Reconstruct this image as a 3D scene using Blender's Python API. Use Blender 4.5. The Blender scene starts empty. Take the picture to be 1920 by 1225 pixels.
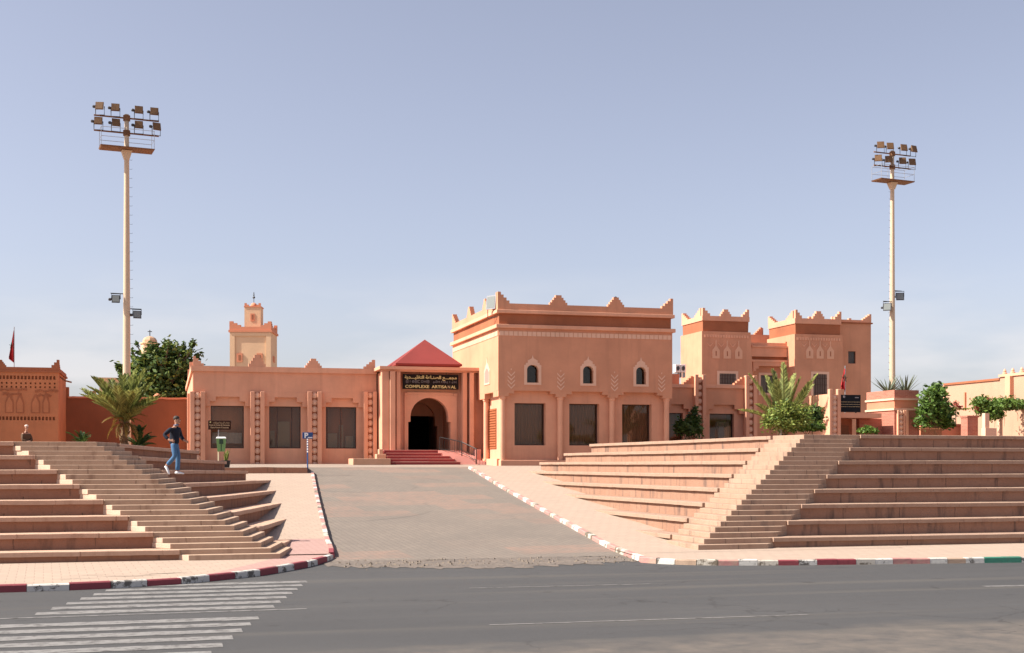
import bpy, math, random
import numpy as np
from mathutils import Vector, Matrix, Euler

R = math.radians
sc = bpy.context.scene
col = sc.collection
random.seed(7)

# ------------------------------------------------------------------ camera, sky, sun, exposure
CAM_H, HOR, FPX, THETA = 2.9, 862.0, 2400.0, R(15.1)
cd = bpy.data.cameras.new('camera')
cam = bpy.data.objects.new('camera', cd)
col.objects.link(cam)
cam.location = (0, 0, CAM_H)
cam.rotation_euler = (R(90), 0, -THETA)
cd.sensor_width = 36.0
cd.lens = 36.0 * FPX / 1920.0
cd.shift_y = (HOR - 612.5) / 1920.0
cd.clip_end = 6000
sc.camera = cam

SUN_EL, SUN_AZ = R(44), R(-86)          # azimuth measured from +Y towards +X
sun_dir = Vector((math.sin(SUN_AZ) * math.cos(SUN_EL), math.cos(SUN_AZ) * math.cos(SUN_EL), math.sin(SUN_EL)))
w = bpy.data.worlds.new('World')
sc.world = w
w.use_nodes = True
nt = w.node_tree
nt.nodes.clear()
sky = nt.nodes.new('ShaderNodeTexSky')
sky.sky_type = 'NISHITA'
sky.sun_disc = False
sky.sun_elevation = SUN_EL
sky.sun_rotation = SUN_AZ
sky.altitude = 1100
sky.air_density = 1.0
sky.dust_density = 4.5
sky.ozone_density = 3.0
bg = nt.nodes.new('ShaderNodeBackground')
bg.inputs['Strength'].default_value = 0.072
wo = nt.nodes.new('ShaderNodeOutputWorld')
# thin fair-weather cloud low round the whole horizon
tcw = nt.nodes.new('ShaderNodeTexCoord')
sep = nt.nodes.new('ShaderNodeSeparateXYZ')
nt.links.new(tcw.outputs['Generated'], sep.inputs[0])
mp = nt.nodes.new('ShaderNodeMapping')
mp.inputs['Scale'].default_value = (7, 7, 26)
nt.links.new(tcw.outputs['Generated'], mp.inputs[0])
nz = nt.nodes.new('ShaderNodeTexNoise')
nz.inputs['Scale'].default_value = 1.0
nz.inputs['Detail'].default_value = 5.0
nz.inputs['Roughness'].default_value = 0.5
nt.links.new(mp.outputs[0], nz.inputs['Vector'])
cr = nt.nodes.new('ShaderNodeMapRange')
cr.inputs['From Min'].default_value = 0.44
cr.inputs['From Max'].default_value = 0.62
nt.links.new(nz.outputs['Fac'], cr.inputs['Value'])
hb = nt.nodes.new('ShaderNodeMapRange')
hb.inputs['From Min'].default_value = 0.15
hb.inputs['From Max'].default_value = 0.04
nt.links.new(sep.outputs['Z'], hb.inputs['Value'])
mm = nt.nodes.new('ShaderNodeMath')
mm.operation = 'MULTIPLY'
hz0 = nt.nodes.new('ShaderNodeMapRange')
hz0.inputs['To Min'].default_value = 0.3
nt.links.new(cr.outputs[0], hz0.inputs['Value'])
nt.links.new(hz0.outputs[0], mm.inputs[0])
nt.links.new(hb.outputs[0], mm.inputs[1])
mm2 = nt.nodes.new('ShaderNodeMath')
mm2.operation = 'MULTIPLY'
mm2.inputs[1].default_value = 0.75
nt.links.new(mm.outputs[0], mm2.inputs[0])
mx = nt.nodes.new('ShaderNodeMix')
mx.data_type = 'RGBA'
nt.links.new(mm2.outputs[0], mx.inputs['Factor'])
hsv = nt.nodes.new('ShaderNodeHueSaturation')          # dusty desert air: paler, less saturated sky all round
hsv.inputs['Saturation'].default_value = 0.61
hsv.inputs['Value'].default_value = 1.12
nt.links.new(sky.outputs[0], hsv.inputs['Color'])
tint = nt.nodes.new('ShaderNodeMix'); tint.data_type = 'RGBA'; tint.blend_type = 'MULTIPLY'
tint.inputs['Factor'].default_value = 1.0
tint.inputs['B'].default_value = (1.05, .985, 1.0, 1)
nt.links.new(hsv.outputs[0], tint.inputs['A'])
nt.links.new(tint.outputs['Result'], mx.inputs['A'])
mx.inputs['B'].default_value = (6.2, 5.95, 5.95, 1)
nt.links.new(mx.outputs['Result'], bg.inputs['Color'])
nt.links.new(bg.outputs[0], wo.inputs[0])

sd = bpy.data.lights.new('sun', 'SUN')
sd.energy = 4.7
sd.angle = R(0.53)
sd.color = (1.0, 0.93, 0.82)
sun = bpy.data.objects.new('sun', sd)
col.objects.link(sun)
sun.rotation_euler = sun_dir.to_track_quat('Z', 'Y').to_euler()

vs = sc.view_settings
vs.view_transform = 'Standard'
vs.look = 'None'
vs.exposure = 1.1
vs.gamma = 1.0
vs.use_curve_mapping = False

# ------------------------------------------------------------------ surveying helpers (photo pixel -> place)
ST, CT = math.sin(THETA), math.cos(THETA)
def dep(X, Y): return X * ST + Y * CT
def xu(u, Y):                      # X where the sight line through column u meets the plane Y
    a = (u - 960) / FPX
    d = Y / (CT - a * ST)
    return d * (ST + a * CT)
def zv(v, X, Y): return CAM_H + (HOR - v) / FPX * dep(X, Y)
def at(u, v, Y):
    X = xu(u, Y)
    return Vector((X, Y, zv(v, X, Y)))
def atz(u, v, z):
    d = (CAM_H - z) * FPX / (v - HOR)
    a = (u - 960) / FPX
    return Vector((d * (ST + a * CT), d * (CT - a * ST), z))
def yx(u, X):                      # Y where the sight line meets a plane X
    a = (u - 960) / FPX
    d = X / (ST + a * CT)
    return d * (CT - a * ST)

def lerp_tab(tab, t):
    if t <= tab[0][0]: return tab[0][1]
    for (a, va), (b, vb) in zip(tab, tab[1:]):
        if t <= b: return va + (vb - va) * (t - a) / (b - a)
    return tab[-1][1]
PROF = [(36.5, 0.0), (38.5, .09), (43, .38), (51, .90), (60, 1.55), (67, 2.12), (72, 2.5), (76, 2.6)]
def P(Y): return lerp_tab(PROF, Y)
PLAZA = 2.6

# ------------------------------------------------------------------ mesh builder
def wloc(o):
    v = Vector((0, 0, 0))
    while o is not None:
        v += Vector(o.location)
        o = o.parent
    return v

class MB:
    def __init__(s): s.v = []; s.f = []; s.m = []; s.cur = 0
    def add(s, vs, fs):
        b = len(s.v)
        s.v.extend([tuple(p) for p in vs])
        for f in fs: s.f.append(tuple(b + i for i in f)); s.m.append(s.cur)
        return s
    def box(s, x0, x1, y0, y1, z0, z1):
        if x0 > x1: x0, x1 = x1, x0
        if y0 > y1: y0, y1 = y1, y0
        if z0 > z1: z0, z1 = z1, z0
        return s.add([(x0,y0,z0),(x1,y0,z0),(x1,y1,z0),(x0,y1,z0),(x0,y0,z1),(x1,y0,z1),(x1,y1,z1),(x0,y1,z1)],
                     [(0,3,2,1),(4,5,6,7),(0,1,5,4),(1,2,6,5),(2,3,7,6),(3,0,4,7)])
    def prism(s, poly, z0, z1):            # poly in XY, counter-clockwise
        n = len(poly)
        vs = [(p[0], p[1], z0) for p in poly] + [(p[0], p[1], z1) for p in poly]
        fs = [tuple(range(n - 1, -1, -1)), tuple(range(n, 2 * n))]
        fs += [(i, (i + 1) % n, n + (i + 1) % n, n + i) for i in range(n)]
        return s.add(vs, fs)
    def prism_y(s, poly, y0, y1):          # poly in XZ, counter-clockwise seen from -Y
        n = len(poly)
        vs = [(p[0], y0, p[1]) for p in poly] + [(p[0], y1, p[1]) for p in poly]
        fs = [tuple(range(n)), tuple(range(2 * n - 1, n - 1, -1))]
        fs += [((i + 1) % n, i, n + i, n + (i + 1) % n) for i in range(n)]
        return s.add(vs, fs)
    def prism_x(s, poly, x0, x1):          # poly in YZ
        n = len(poly)
        vs = [(x0, p[0], p[1]) for p in poly] + [(x1, p[0], p[1]) for p in poly]
        fs = [tuple(range(n)), tuple(range(2 * n - 1, n - 1, -1))]
        fs += [((i + 1) % n, i, n + i, n + (i + 1) % n) for i in range(n)]
        return s.add(vs, fs)
    def frustum(s, a, z0, b, z1):          # a, b = (x0,x1,y0,y1)
        vs = [(a[0],a[2],z0),(a[1],a[2],z0),(a[1],a[3],z0),(a[0],a[3],z0),(b[0],b[2],z1),(b[1],b[2],z1),(b[1],b[3],z1),(b[0],b[3],z1)]
        return s.add(vs, [(0,3,2,1),(4,5,6,7),(0,1,5,4),(1,2,6,5),(2,3,7,6),(3,0,4,7)])
    def tube(s, path, rad, n=8, cap=True):
        path = [Vector(p) for p in path]
        if not hasattr(rad, '__len__'): rad = [rad] * len(path)
        vs = []; fs = []
        for i, p in enumerate(path):
            t = (path[min(i + 1, len(path) - 1)] - path[max(i - 1, 0)]).normalized()
            ref = Vector((0, 0, 1)) if abs(t.z) < .95 else Vector((1, 0, 0))
            a = t.cross(ref).normalized(); b = t.cross(a).normalized()
            for k in range(n):
                an = 2 * math.pi * k / n
                vs.append(p + (a * math.cos(an) + b * math.sin(an)) * rad[i])
        for i in range(len(path) - 1):
            for k in range(n):
                fs.append((i*n+k, i*n+(k+1)%n, (i+1)*n+(k+1)%n, (i+1)*n+k))
        if cap:
            fs.append(tuple(range(n - 1, -1, -1))); fs.append(tuple(range((len(path)-1)*n, len(path)*n)))
        return s.add(vs, fs)
    def lathe(s, prof, c=(0, 0, 0), n=16):   # prof (r,z)
        vs = []; fs = []
        for r, z in prof:
            for k in range(n):
                an = 2 * math.pi * k / n
                vs.append((c[0] + r * math.cos(an), c[1] + r * math.sin(an), c[2] + z))
        for i in range(len(prof) - 1):
            for k in range(n):
                fs.append((i*n+k, i*n+(k+1)%n, (i+1)*n+(k+1)%n, (i+1)*n+k))
        fs.append(tuple(range(n - 1, -1, -1))); fs.append(tuple(range((len(prof)-1)*n, len(prof)*n)))
        return s.add(vs, fs)
    def mesh(s, name, off=(0, 0, 0)):
        me = bpy.data.meshes.new(name)
        v = np.array(s.v, dtype=float) - np.array(off, dtype=float) if s.v else []
        me.from_pydata(v.tolist() if len(v) else [], [], s.f)
        return me
    def build(s, name, mat, parent=None, local=False, smooth=False, bevel=0):
        off = (0, 0, 0) if (local or parent is None) else wloc(parent)
        me = s.mesh(name, off)
        mats = mat if isinstance(mat, (list, tuple)) else [mat]
        for m in mats: me.materials.append(m)
        if len(mats) > 1: me.polygons.foreach_set('material_index', s.m)
        if smooth: me.polygons.foreach_set('use_smooth', [True] * len(me.polygons))
        o = bpy.data.objects.new(name, me)
        col.objects.link(o)
        o.parent = parent
        if bevel:
            b = o.modifiers.new('bevel', 'BEVEL'); b.width = bevel; b.segments = 2; b.limit_method = 'ANGLE'
        return o

def thing(name, label, cat, loc=(0, 0, 0), rz=0, group=None):
    o = bpy.data.objects.new(name, None)
    col.objects.link(o)
    o.location = loc; o.rotation_euler = (0, 0, rz)
    o.empty_display_size = .2
    o['label'] = label; o['category'] = cat
    if group: o['group'] = group
    return o
def tag(o, label, cat, group=None):
    o['label'] = label; o['category'] = cat
    if group: o['group'] = group
    return o
def inst(me, name, parent, loc, rot=(0, 0, 0), scale=(1, 1, 1), world=True):
    o = bpy.data.objects.new(name, me)
    col.objects.link(o)
    o.parent = parent
    o.location = Vector(loc) - (wloc(parent) if (world and parent) else Vector((0, 0, 0)))
    o.rotation_euler = rot; o.scale = scale
    return o
def kind(o, k): o['kind'] = k; return o

# ------------------------------------------------------------------ materials
MATS = {}
class NT:
    def __init__(s, name):
        m = bpy.data.materials.new(name); m.use_nodes = True
        s.m = m; s.t = m.node_tree; s.t.nodes.clear()
        s.out = s.n('ShaderNodeOutputMaterial'); s.b = s.n('ShaderNodeBsdfPrincipled')
        s.l(s.b.outputs[0], s.out.inputs['Surface'])
        s.b.inputs['Specular IOR Level'].default_value = .3
        tc = s.n('ShaderNodeNewGeometry'); s.pos = tc.outputs['Position']
        MATS[name] = m
    def n(s, t, **k):
        x = s.t.nodes.new(t)
        for a, b in k.items(): setattr(x, a, b)
        return x
    def l(s, a, b): s.t.links.new(a, b)
    def noise(s, scale, detail=4, rough=.55, vec=None, stretch=None):
        x = s.n('ShaderNodeTexNoise'); x.inputs['Scale'].default_value = scale
        x.inputs['Detail'].default_value = detail; x.inputs['Roughness'].default_value = rough
        v = vec or s.pos
        if stretch:
            mpn = s.n('ShaderNodeMapping'); mpn.inputs['Scale'].default_value = stretch; s.l(v, mpn.inputs[0]); v = mpn.outputs[0]
        s.l(v, x.inputs['Vector']); return x.outputs['Fac']
    def ramp(s, val, lo, hi):
        x = s.n('ShaderNodeMapRange'); x.inputs['From Min'].default_value = lo; x.inputs['From Max'].default_value = hi
        s.l(val, x.inputs['Value']); return x.outputs[0]
    def math(s, op, a, b=None):
        x = s.n('ShaderNodeMath', operation=op)
        for i, q in enumerate((a, b)):
            if q is None: continue
            if isinstance(q, (int, float)): x.inputs[i].default_value = q
            else: s.l(q, x.inputs[i])
        return x.outputs[0]
    def mix(s, fac, a, b, blend='MIX'):
        x = s.n('ShaderNodeMix', data_type='RGBA', blend_type=blend)
        for i, q in (('Factor', fac), ('A', a), ('B', b)):
            if isinstance(q, (int, float)): x.inputs[i].default_value = q
            elif isinstance(q, tuple): x.inputs[i].default_value = (*q, 1) if len(q) == 3 else q
            else: s.l(q, x.inputs[i])
        return x.outputs['Result']
    def bump(s, h, strength=.3, dist=.02):
        x = s.n('ShaderNodeBump'); x.inputs['Strength'].default_value = strength; x.inputs['Distance'].default_value = dist
        s.l(h, x.inputs['Height']); s.l(x.outputs[0], s.b.inputs['Normal'])
    def fin(s, c, rough=.85):
        if isinstance(c, tuple): s.b.inputs['Base Color'].default_value = (*c, 1)
        else: s.l(c, s.b.inputs['Base Color'])
        if isinstance(rough, (int, float)): s.b.inputs['Roughness'].default_value = rough
        else: s.l(rough, s.b.inputs['Roughness'])
        return s.m
def sh(c, k): return tuple(min(.95, x * k) for x in c)

def plaster(name, c, var=.14, streak=.24, bump=.25, patch=None):
    t = NT(name)
    n1 = t.noise(.55, 5, .6); n2 = t.noise(6, 4, .6); n3 = t.noise(60, 3, .6)
    st = t.noise(1.0, 4, .6, stretch=(3.0, 3.0, .22))
    cc = t.mix(t.ramp(n1, .3, .7), sh(c, 1 - var), sh(c, 1 + var * .6))
    cc = t.mix(t.math('MULTIPLY', t.ramp(st, .52, .74), streak), cc, sh(c, .55))
    cc = t.mix(t.math('MULTIPLY', t.ramp(n2, .55, .8), .16), cc, patch or sh(c, .75))
    t.bump(t.math('ADD', t.math('MULTIPLY', n2, .6), t.math('MULTIPLY', n3, .5)), bump, .02)
    return t.fin(cc, .92)
WALL = (.66, .335, .215)
plaster('wall_salmon', WALL)
plaster('wall_salmon_light', (.70, .365, .235))
plaster('wall_pale', (.72, .46, .33), .08, .06)
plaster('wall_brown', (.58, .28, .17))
plaster('wall_redder', (.25, .09, .046), .14, .12)
plaster('wall_tower', (.47, .18, .085), .16, .2, .5)
plaster('wall_frieze', (.34, .12, .058), .2, .1, .6)
plaster('wall_cream', (.68, .46, .29), .08, .08)
plaster('wall_motif', (.68, .39, .26), .1, .1)
plaster('wall_far', (.46, .285, .195), .1, .15)
plaster('wall_coral', (.60, .24, .14), .1, .1)
plaster('wall_dark', (.30, .13, .07))
plaster('roof_red', (.21, .036, .032), .1, .05, .1)
plaster('paint_red', (.26, .05, .05), .15, .05, .1)
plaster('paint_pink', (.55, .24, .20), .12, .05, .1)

def concrete(name, c, c2, blot, blotamt, joint=0, bump=.5):
    t = NT(name)
    n1 = t.noise(1.1, 6, .65); n2 = t.noise(9, 5, .65); n3 = t.noise(45, 4, .7)
    st = t.noise(1.3, 3, .6, stretch=(2.2, 2.2, .5))
    cc = t.mix(t.ramp(n1, .3, .7), c, c2)
    cc = t.mix(t.math('MULTIPLY', t.ramp(st, .54, .72), blotamt), cc, blot)
    cc = t.mix(t.math('MULTIPLY', t.ramp(n2, .5, .75), .3), cc, sh(c, .62))
    cc = t.mix(t.math('MULTIPLY', t.ramp(n3, .6, .8), .25), cc, sh(c, 1.25))
    sp = t.n('ShaderNodeSeparateXYZ'); t.l(t.pos, sp.inputs[0])
    run = t.math('ADD', t.math('ADD', sp.outputs['X'], t.math('MULTIPLY', sp.outputs['Y'], .97)), t.math('MULTIPLY', t.noise(7, 3, .6), .05))
    fr = t.math('FRACT', t.math('MULTIPLY', t.math('ADD', run, t.math('MULTIPLY', t.math('FLOOR', t.math('MULTIPLY', sp.outputs['Z'], 2.2)), .83)), .47))
    jn = t.math('MULTIPLY', t.ramp(t.math('ABSOLUTE', t.math('SUBTRACT', fr, .5)), .011, .004), t.ramp(t.noise(.9, 2, .5), .38, .5))
    cc = t.mix(t.math('MULTIPLY', jn, .55), cc, sh(blot, .8))
    chip = t.ramp(t.noise(5.5, 6, .75), .62, .7)
    cc = t.mix(t.math('MULTIPLY', chip, .4), cc, sh(c2, 1.3))
    h = t.math('ADD', t.math('SUBTRACT', t.math('MULTIPLY', n2, .7), jn), t.math('MULTIPLY', n3, .5))
    t.bump(h, bump, .03)
    return t.fin(cc, .95)
concrete('slab_left', (.45, .29, .205), (.50, .33, .24), (.29, .15, .10), .5)
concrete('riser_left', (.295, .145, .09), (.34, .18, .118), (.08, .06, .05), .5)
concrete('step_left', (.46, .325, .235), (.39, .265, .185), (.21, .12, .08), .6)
concrete('cheek_plaster', (.56, .42, .32), (.50, .36, .27), (.40, .27, .2), .3)
concrete('slab_right', (.36, .245, .18), (.33, .215, .155), (.26, .15, .11), .5)
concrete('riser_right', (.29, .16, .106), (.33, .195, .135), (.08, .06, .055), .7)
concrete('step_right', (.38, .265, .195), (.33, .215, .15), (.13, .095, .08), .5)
concrete('curb_bare', (.42, .30, .22), (.36, .25, .18), (.2, .14, .1), .5)
concrete('plinth', (.55, .33, .22), (.48, .28, .18), (.3, .18, .12), .3)

def paving(name, c1, c2, mortar, sx, sy, ang=0, patch=None, dirt=.4):
    t = NT(name)
    mpn = t.n('ShaderNodeMapping'); mpn.inputs['Rotation'].default_value = (0, 0, ang); t.l(t.pos, mpn.inputs[0])
    br = t.n('ShaderNodeTexBrick'); br.inputs['Scale'].default_value = 1
    br.inputs['Brick Width'].default_value = sx; br.inputs['Row Height'].default_value = sy
    br.inputs['Mortar Size'].default_value = .012; br.inputs['Mortar Smooth'].default_value = .4
    br.inputs['Color1'].default_value = (*c1, 1); br.inputs['Color2'].default_value = (*c2, 1); br.inputs['Mortar'].default_value = (*mortar, 1)
    t.l(mpn.outputs[0], br.inputs['Vector'])
    n1 = t.noise(.35, 6, .6); n2 = t.noise(3, 5, .65); n3 = t.noise(40, 3, .6)
    cc = br.outputs['Color']
    if patch: cc = t.mix(t.math('MULTIPLY', t.ramp(t.noise(.5, 3, .5, stretch=(.4, .8, 1)), .5, .62), .5), cc, patch)
    cc = t.mix(t.math('MULTIPLY', t.ramp(n1, .42, .7), dirt), cc, sh(mortar, 1.15))
    cc = t.mix(t.math('MULTIPLY', t.ramp(n2, .55, .8), dirt * .7), cc, sh(c1, .6))
    cc = t.mix(t.math('MULTIPLY', t.ramp(n3, .55, .8), .2), cc, sh(c1, 1.3))
    t.bump(t.math('ADD', t.math('MULTIPLY', br.outputs['Fac'], -.8), t.math('MULTIPLY', n2, .6)), .5, .02)
    return t.fin(cc, .93)
def drive():
    t = NT('drive_paving')
    mpn = t.n('ShaderNodeMapping'); mpn.inputs['Rotation'].default_value = (0, 0, R(85)); t.l(t.pos, mpn.inputs[0])
    br = t.n('ShaderNodeTexBrick'); br.inputs['Scale'].default_value = 1; br.inputs['Brick Width'].default_value = .4; br.inputs['Row Height'].default_value = .2
    br.inputs['Mortar Size'].default_value = .014; br.inputs['Mortar Smooth'].default_value = .3
    br.inputs['Color1'].default_value = (.198, .164, .136, 1); br.inputs['Color2'].default_value = (.178, .148, .124, 1); br.inputs['Mortar'].default_value = (.135, .112, .095, 1)
    t.l(mpn.outputs[0], br.inputs['Vector'])
    mp2 = t.n('ShaderNodeMapping'); mp2.inputs['Rotation'].default_value = (0, 0, R(-5)); t.l(t.pos, mp2.inputs[0])
    b2 = t.n('ShaderNodeTexBrick'); b2.inputs['Scale'].default_value = 1; b2.inputs['Brick Width'].default_value = 3.4; b2.inputs['Row Height'].default_value = 1.9; b2.inputs['Mortar Size'].default_value = 0
    b2.inputs['Color1'].default_value = (0, 0, 0, 1); b2.inputs['Color2'].default_value = (1, 1, 1, 1); t.l(mp2.outputs[0], b2.inputs['Vector'])
    n1 = t.noise(.3, 5, .6); n2 = t.noise(2.2, 6, .7); n3 = t.noise(45, 3, .65)
    cc = br.outputs['Color']
    pk = t.math('MULTIPLY', t.ramp(b2.outputs['Color'], .55, .75), t.ramp(n2, .3, .62))
    cc = t.mix(t.math('MULTIPLY', pk, .5), cc, (.30, .175, .13))
    cc = t.mix(t.math('MULTIPLY', t.ramp(n1, .45, .7), .45), cc, (.135, .115, .10))
    cc = t.mix(t.math('MULTIPLY', t.ramp(n2, .58, .8), .4), cc, (.21, .18, .152))
    cc = t.mix(t.math('MULTIPLY', t.ramp(n3, .55, .8), .3), cc, (.27, .235, .20))
    sp = t.n('ShaderNodeSeparateXYZ'); t.l(t.pos, sp.inputs[0])
    for cx_, cy_, r_, wd_ in ((8.9, 60.5, 2.6, .14), (9.4, 62.0, 4.2, .16), (12.2, 47.5, .75, .12), (5.0, 52.0, 5.5, .13)):   # tyre marks of turning cars
        dx = t.math('SUBTRACT', sp.outputs['X'], cx_); dy = t.math('SUBTRACT', sp.outputs['Y'], cy_)
        d_ = t.math('SQRT', t.math('ADD', t.math('MULTIPLY', dx, dx), t.math('MULTIPLY', dy, dy)))
        ring = t.ramp(t.math('ABSOLUTE', t.math('SUBTRACT', d_, r_)), wd_, wd_ * .3)
        cc = t.mix(t.math('MULTIPLY', t.math('MULTIPLY', ring, t.ramp(n1, .42, .6)), .5), cc, (.085, .075, .068))
    t.bump(t.math('ADD', t.math('MULTIPLY', br.outputs['Fac'], -.8), t.math('MULTIPLY', n2, .6)), .6, .02)
    return t.fin(cc, .93)
drive()
paving('side_paving', (.36, .272, .213), (.385, .292, .227), (.29, .214, .166), .4, .4, R(-5), None, .3)
paving('side_paving_pink', (.36, .225, .195), (.39, .245, .215), (.28, .17, .145), .3, .15, R(40), None, .3)
paving('plaza_paving', (.30, .24, .195), (.27, .21, .175), (.23, .18, .145), .6, .6, 0, None, .5)

def asphalt():
    t = NT('asphalt')
    n1 = t.noise(.18, 6, .6, stretch=(.35, 1.4, 1)); n2 = t.noise(2.2, 6, .7); n3 = t.noise(90, 3, .7)
    base = t.mix(t.ramp(n1, .3, .7), (.052, .051, .052), (.068, .066, .066))
    base = t.mix(t.math('MULTIPLY', t.ramp(n2, .5, .75), .3), base, (.050, .047, .046))
    lanes = t.noise(.5, 4, .55, stretch=(.06, 1.6, 1))
    base = t.mix(t.math('MULTIPLY', t.ramp(lanes, .54, .68), .55), base, (.094, .085, .076))
    fine = t.noise(.9, 6, .7, stretch=(.12, 3.0, 1))
    base = t.mix(t.math('MULTIPLY', t.ramp(fine, .55, .7), .35), base, (.046, .043, .042))
    # pale dust that gathers on the near shoulder and along the kerb
    sp = t.n('ShaderNodeSeparateXYZ'); t.l(t.pos, sp.inputs[0])
    wob = t.math('MULTIPLY', t.math('SUBTRACT', t.noise(.35, 5, .6), .5), 4.0)
    yy = t.math('ADD', sp.outputs['Y'], wob)
    near = t.ramp(t.math('ADD', yy, t.math('MULTIPLY', sp.outputs['X'], -.06)), 19.4, 18.0)
    base = t.mix(t.math('MULTIPLY', near, t.math('MULTIPLY', t.ramp(t.noise(1.6, 6, .7), .25, .7), .8)), base, (.165, .136, .112))
    base = t.mix(t.math('MULTIPLY', t.ramp(n3, .55, .8), .35), base, (.16, .15, .142))
    vo = t.n('ShaderNodeTexVoronoi', feature='DISTANCE_TO_EDGE'); vo.inputs['Scale'].default_value = .33
    wv = t.n('ShaderNodeVectorMath', operation='ADD'); nzv = t.n('ShaderNodeTexNoise'); nzv.inputs['Scale'].default_value = 1.3; nzv.inputs['Detail'].default_value = 5
    t.l(t.pos, nzv.inputs['Vector']); t.l(t.pos, wv.inputs[0]); t.l(nzv.outputs['Color'], wv.inputs[1]); t.l(wv.outputs[0], vo.inputs['Vector'])
    crk = t.math('MULTIPLY', t.ramp(vo.outputs['Distance'], .012, .003), t.ramp(t.noise(.22, 3, .5), .5, .6))
    base = t.mix(t.math('MULTIPLY', crk, .6), base, (.03, .028, .027))
    spots = t.ramp(t.noise(1.4, 2, .4), .70, .76)
    base = t.mix(t.math('MULTIPLY', spots, .5), base, (.035, .033, .032))
    t.bump(t.math('ADD', n3, t.math('MULTIPLY', n2, .4)), .6, .012)
    return t.fin(base, .88)
asphalt()
def dusty():
    t = NT('earth')
    n1 = t.noise(.2, 6, .6); n2 = t.noise(4, 5, .7); n3 = t.noise(50, 3, .7)
    c = t.mix(t.ramp(n1, .3, .7), (.30, .21, .15), (.36, .26, .19))
    c = t.mix(t.math('MULTIPLY', t.ramp(n2, .5, .75), .4), c, (.24, .17, .12))
    t.bump(t.math('ADD', n2, n3), .5, .03)
    return t.fin(c, .97)
dusty()
def broken():
    t = NT('broken_asphalt')
    n1 = t.noise(1.2, 6, .7); n2 = t.noise(7, 5, .75); n3 = t.noise(40, 3, .7)
    c = t.mix(t.ramp(n1, .35, .65), (.175, .142, .118), (.115, .097, .085))
    c = t.mix(t.ramp(n2, .52, .64), c, (.05, .041, .035))
    c = t.mix(t.math('MULTIPLY', t.ramp(n3, .5, .7), .5), c, (.24, .195, .16))
    t.bump(t.math('ADD', n2, t.math('MULTIPLY', n3, .5)), .6, .02)
    return t.fin(c, .97)
broken()
def paintm(name, c, under, lo=.56, hi=.62, rough=.7, sc1=3.0):
    t = NT(name)
    n1 = t.noise(sc1, 7, .72); n2 = t.noise(14, 4, .65)
    cc = t.mix(t.math('MULTIPLY', t.ramp(n2, .4, .8), .3), c, sh(c, .7))
    cc = t.mix(t.ramp(n1, lo, hi), cc, under)
    t.bump(n2, .4, .02)
    return t.fin(cc, rough)
paintm('kerb_white', (.56, .53, .48), (.13, .115, .1), .53, .58)
paintm('kerb_white_worn', (.5, .45, .38), (.15, .12, .09), .46, .54)
paintm('kerb_red', (.24, .05, .06), (.20, .10, .09), .60, .70)
paintm('kerb_pink', (.42, .20, .18), (.38, .26, .2), .48, .62)
paintm('kerb_green', (.05, .19, .13), (.12, .14, .11), .60, .68)
paintm('road_white', (.205, .196, .188), (.075, .07, .067), .47, .66, .8, 4.0)
paintm('mast_paint', (.56, .43, .30), (.45, .28, .17), .66, .78, .55, 1.5)
paintm('mast_rust', (.19, .09, .042), (.12, .055, .026), .5, .65, .7, 3)
paintm('lamp_rust', (.16, .088, .042), (.11, .055, .025), .5, .65, .6, 3)

def plain(name, c, rough=.6, metal=0, spec=.4, trans=None):
    t = NT(name)
    n = t.noise(12, 4, .6)
    cc = t.mix(t.math('MULTIPLY', t.ramp(n, .4, .7), .25), c, sh(c, .7))
    t.b.inputs['Metallic'].default_value = metal
    t.b.inputs['Specular IOR Level'].default_value = spec
    return t.fin(cc, rough)
plain('metal_dark', (.03, .028, .027), .45, .3)
plain('metal_grey', (.35, .35, .36), .4, .6)
plain('lamp_body', (.05, .05, .055), .5)
plain('lamp_glass', (.2, .22, .21), .12, 0, .6)
plain('white_box', (.78, .78, .76), .5)
plain('sign_black', (.014, .010, .009), .7, 0, .15)
plain('sign_navy', (.010, .013, .018), .7, 0, .15)
plain('sign_brown', (.045, .018, .011), .7, 0, .15)
plain('gold', (.70, .60, .26), .45)
plain('gold_dim', (.5, .4, .22), .5)
plain('silver', (.28, .26, .27), .5)
plain('sign_text', (.50, .34, .2), .6)
plain('blue_sign', (.02, .07, .22), .4)
plain('white_paint', (.8, .8, .8), .5)
plain('bin_green', (.17, .34, .12), .45)
plain('bin_dark', (.025, .06, .035), .5)
plain('post_cream', (.6, .52, .35), .5)
plain('bag_black', (.012, .012, .016), .35)
plain('flag_red', (.42, .015, .02), .8)
plain('flag_green', (.01, .06, .03), .8)
plain('frame_dark', (.07, .035, .025), .5)
plain('shutter', (.30, .085, .03), .6)
plain('curtain', (.58, .42, .34), .9)
plain('blind', (.55, .53, .56), .8)
plain('interior', (.5, .42, .35), .9)
plain('interior_case', (.7, .62, .52), .8)
plain('pane_brown', (.13, .09, .07), .35)
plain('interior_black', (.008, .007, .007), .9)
plain('navy', (.004, .008, .02), .9)
plain('denim', (.055, .135, .26), .9)
plain('shoe', (.72, .74, .76), .6)
plain('skin', (.42, .225, .15), .6)
plain('hair', (.035, .024, .018), .7)
plain('robe', (.10, .055, .03), .9)
plain('cap', (.7, .6, .52), .8)
plain('bark', (.16, .105, .065), .95)
plain('bark_pale', (.50, .45, .38), .9)
plain('palm_bark', (.16, .10, .05), .95)
plain('tile_dome', (.5, .3, .18), .7)
plain('wood', (.25, .1, .04), .8)
plain('stone', (.17, .135, .105), .95)

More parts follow.
